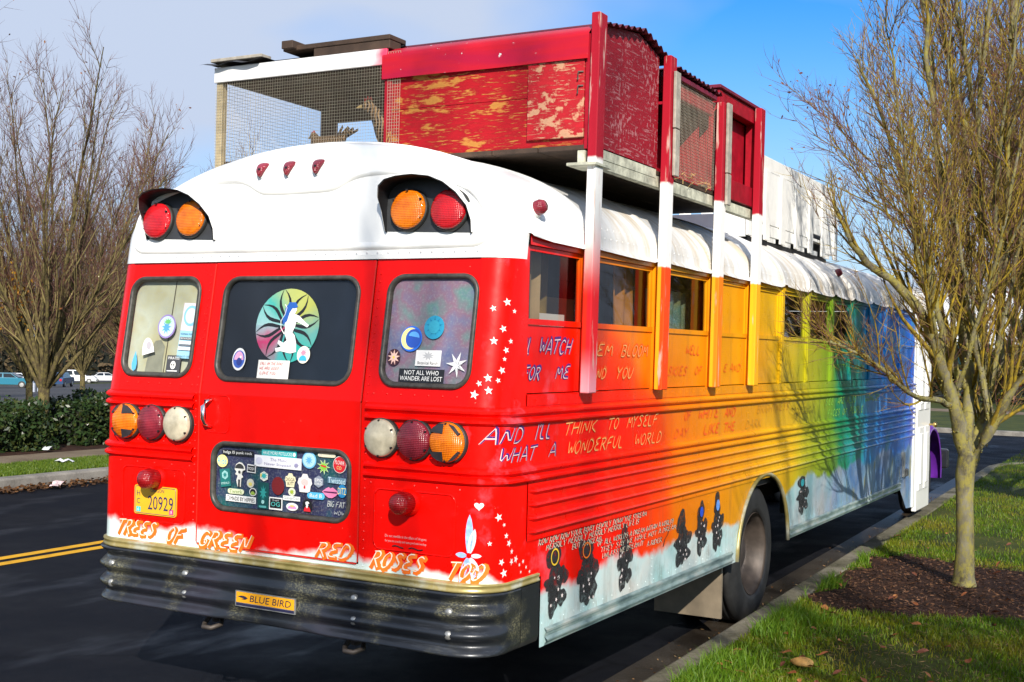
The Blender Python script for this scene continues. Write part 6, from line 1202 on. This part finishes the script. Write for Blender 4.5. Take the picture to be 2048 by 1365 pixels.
def car(loc, rz, col, label, suv=False):
    c = tag(empty('parked_car', loc, rz), label, 'car', 'cars in the car park'); h = 1.78 if suv else 1.42; pm = M('car_paint_%d_%d' % (col[0]*100, col[2]*100), col, .25, var=.03, Coat_Weight=.6)
    bod = [(-2.25, .35), (-2.3, .75), (-2.1, .95 if not suv else 1.05), (2.0 if suv else 1.9, .95), (2.25, .75), (2.25, .35)]; cab = [(-2.05, 1.05), (-1.85, h), (.35, h), (1.05, 1.0)] if suv else [(-1.7, .95), (-1.0, h), (.3, h), (1.1, .95)]
    def ext(pr, w0, w1): return MB().grid([[(x, s_*w, z) for x, z in pr] for s_, w in ((-1, w0), (-1, w1), (1, w1), (1, w0))][0:1]+[[(x, w0, z) for x, z in pr]])
    v = [(x, -.88, z) for x, z in bod]+[(x, .88, z) for x, z in bod]; n = len(bod); mk('body', v, [tuple(range(n))[::-1], tuple(range(n, 2*n))]+[(i, (i+1) % n, n+(i+1) % n, n+i) for i in range(n)], pm, c)
    v = [(x, -.86+.14*(k in (1, 2)), z) for k, (x, z) in enumerate(cab)]+[(x, .86-.14*(k in (1, 2)), z) for k, (x, z) in enumerate(cab)]; cb = mk('cabin', v, [(3, 2, 1, 0), (4, 5, 6, 7)]+[(i, (i+1) % 4, 4+(i+1) % 4, 4+i) for i in range(4)], pm, c)
    gl = M('car_glass', (.015, .02, .025), .08)
    b0, b1, b2, b3 = [Vector((x, 0, z)) for x, z in cab]
    for s_ in (-1, 1):
        for f0, f1 in ((.04, .46), (.52, .96)):
            lo0, lo1 = b0.lerp(b3, f0), b0.lerp(b3, f1); hi0, hi1 = b1.lerp(b2, f0), b1.lerp(b2, f1); P = []
            for a, b, t_ in ((lo0, hi0, .12), (lo1, hi1, .12), (lo1, hi1, .88), (lo0, hi0, .88)): q = a.lerp(b, t_); P.append((q.x, s_*(.868-.14*t_), q.z))
            mk('side_window', P, [(0, 1, 2, 3)], gl, c)
    mk('windscreen', [(cab[3][0]-.05, -.72, cab[3][1]+.06), (cab[3][0]-.05, .72, cab[3][1]+.06), (cab[2][0]+.09, .62, cab[2][1]-.05), (cab[2][0]+.09, -.62, cab[2][1]-.05)], [(0, 1, 2, 3)], gl, c).location = (.02, 0, .02)
    mk('rear_screen', [(cab[0][0]+.04, -.72, cab[0][1]+.08), (cab[0][0]+.04, .72, cab[0][1]+.08), (cab[1][0]-.06, .62, cab[1][1]-.06), (cab[1][0]-.06, -.62, cab[1][1]-.06)], [(0, 1, 2, 3)], gl, c).location = (-.03, 0, .02)
    for x in (-1.4, 1.4):
        for s_ in (-1, 1):
            w_ = MB().lathe((x, s_*.90, .34), (0, s_, 0), [(.2, -.2), (.34, -.18), (.34, 0), (.22, .012), (.0005, .0)], 18).o('wheel', TYRE, c); MB().lathe((x, s_*.905, .34), (0, s_, 0), [(.21, 0), (.19, .012), (.0005, .018)], 14).o('hubcap', ALU, w_)
    for s_ in (-1, 1): MB().box(2.24, 2.27, s_*.62-.16, s_*.62+.16, .62, .75).o('headlight', CHROME, c); MB().box(-2.32, -2.28, s_*.68-.1, s_*.68+.1, .65, .85).o('tail_light', REDL, c)
car((-126.6, 111.9, gz(-126.6)+.06), R(40), (.75, .77, .80), 'white boxy off-roader parked behind the hedge top', True); car((-92.8, 73.4, gz(-92.8)+.06), R(35), (.02, .16, .24), 'teal blue car with sloping windscreen behind the hedge'); car((-128.5, 118.2, gz(-128.5)+.06), R(60), (.70, .72, .74), 'white car parked next to the white off-roader'); car((-92.7, 79.2, gz(-92.7)+.06), R(125), (.03, .07, .16), 'dark blue car seen through the gap by the trunk'); car((-121, 97.8, gz(-121)+.06), R(30), (.72, .74, .78), 'white saloon parked beyond the teal car')
for x, y, hh in ((-68.7, 55.9, 9.), (-70.5, 58.2, 8.)):
    lp_ = tag(empty('lamp_post', (x, y, gz(x))), 'tall slim grey lamp post standing in the car park', 'lamp post', 'car park lamp posts'); LPM = M('lamp_post_grey', (.50, .53, .60), .45)
    MB().tube([(0, 0, 0), (0, 0, hh)], [.14, .08], 10).o('pole', LPM, lp_, True); MB().tube([(0, 0, 0), (0, 0, .7)], .24, 12).o('base', LPM, lp_); MB().tube([(0, 0, hh), (.6, 0, hh+.25), (1.1, 0, hh+.25)], .05, 8).o('arm', LPM, lp_); MB().bbox(1.0, 1.6, -.15, .15, hh+.18, hh+.3, .03).o('lamp_head', LPM, lp_)
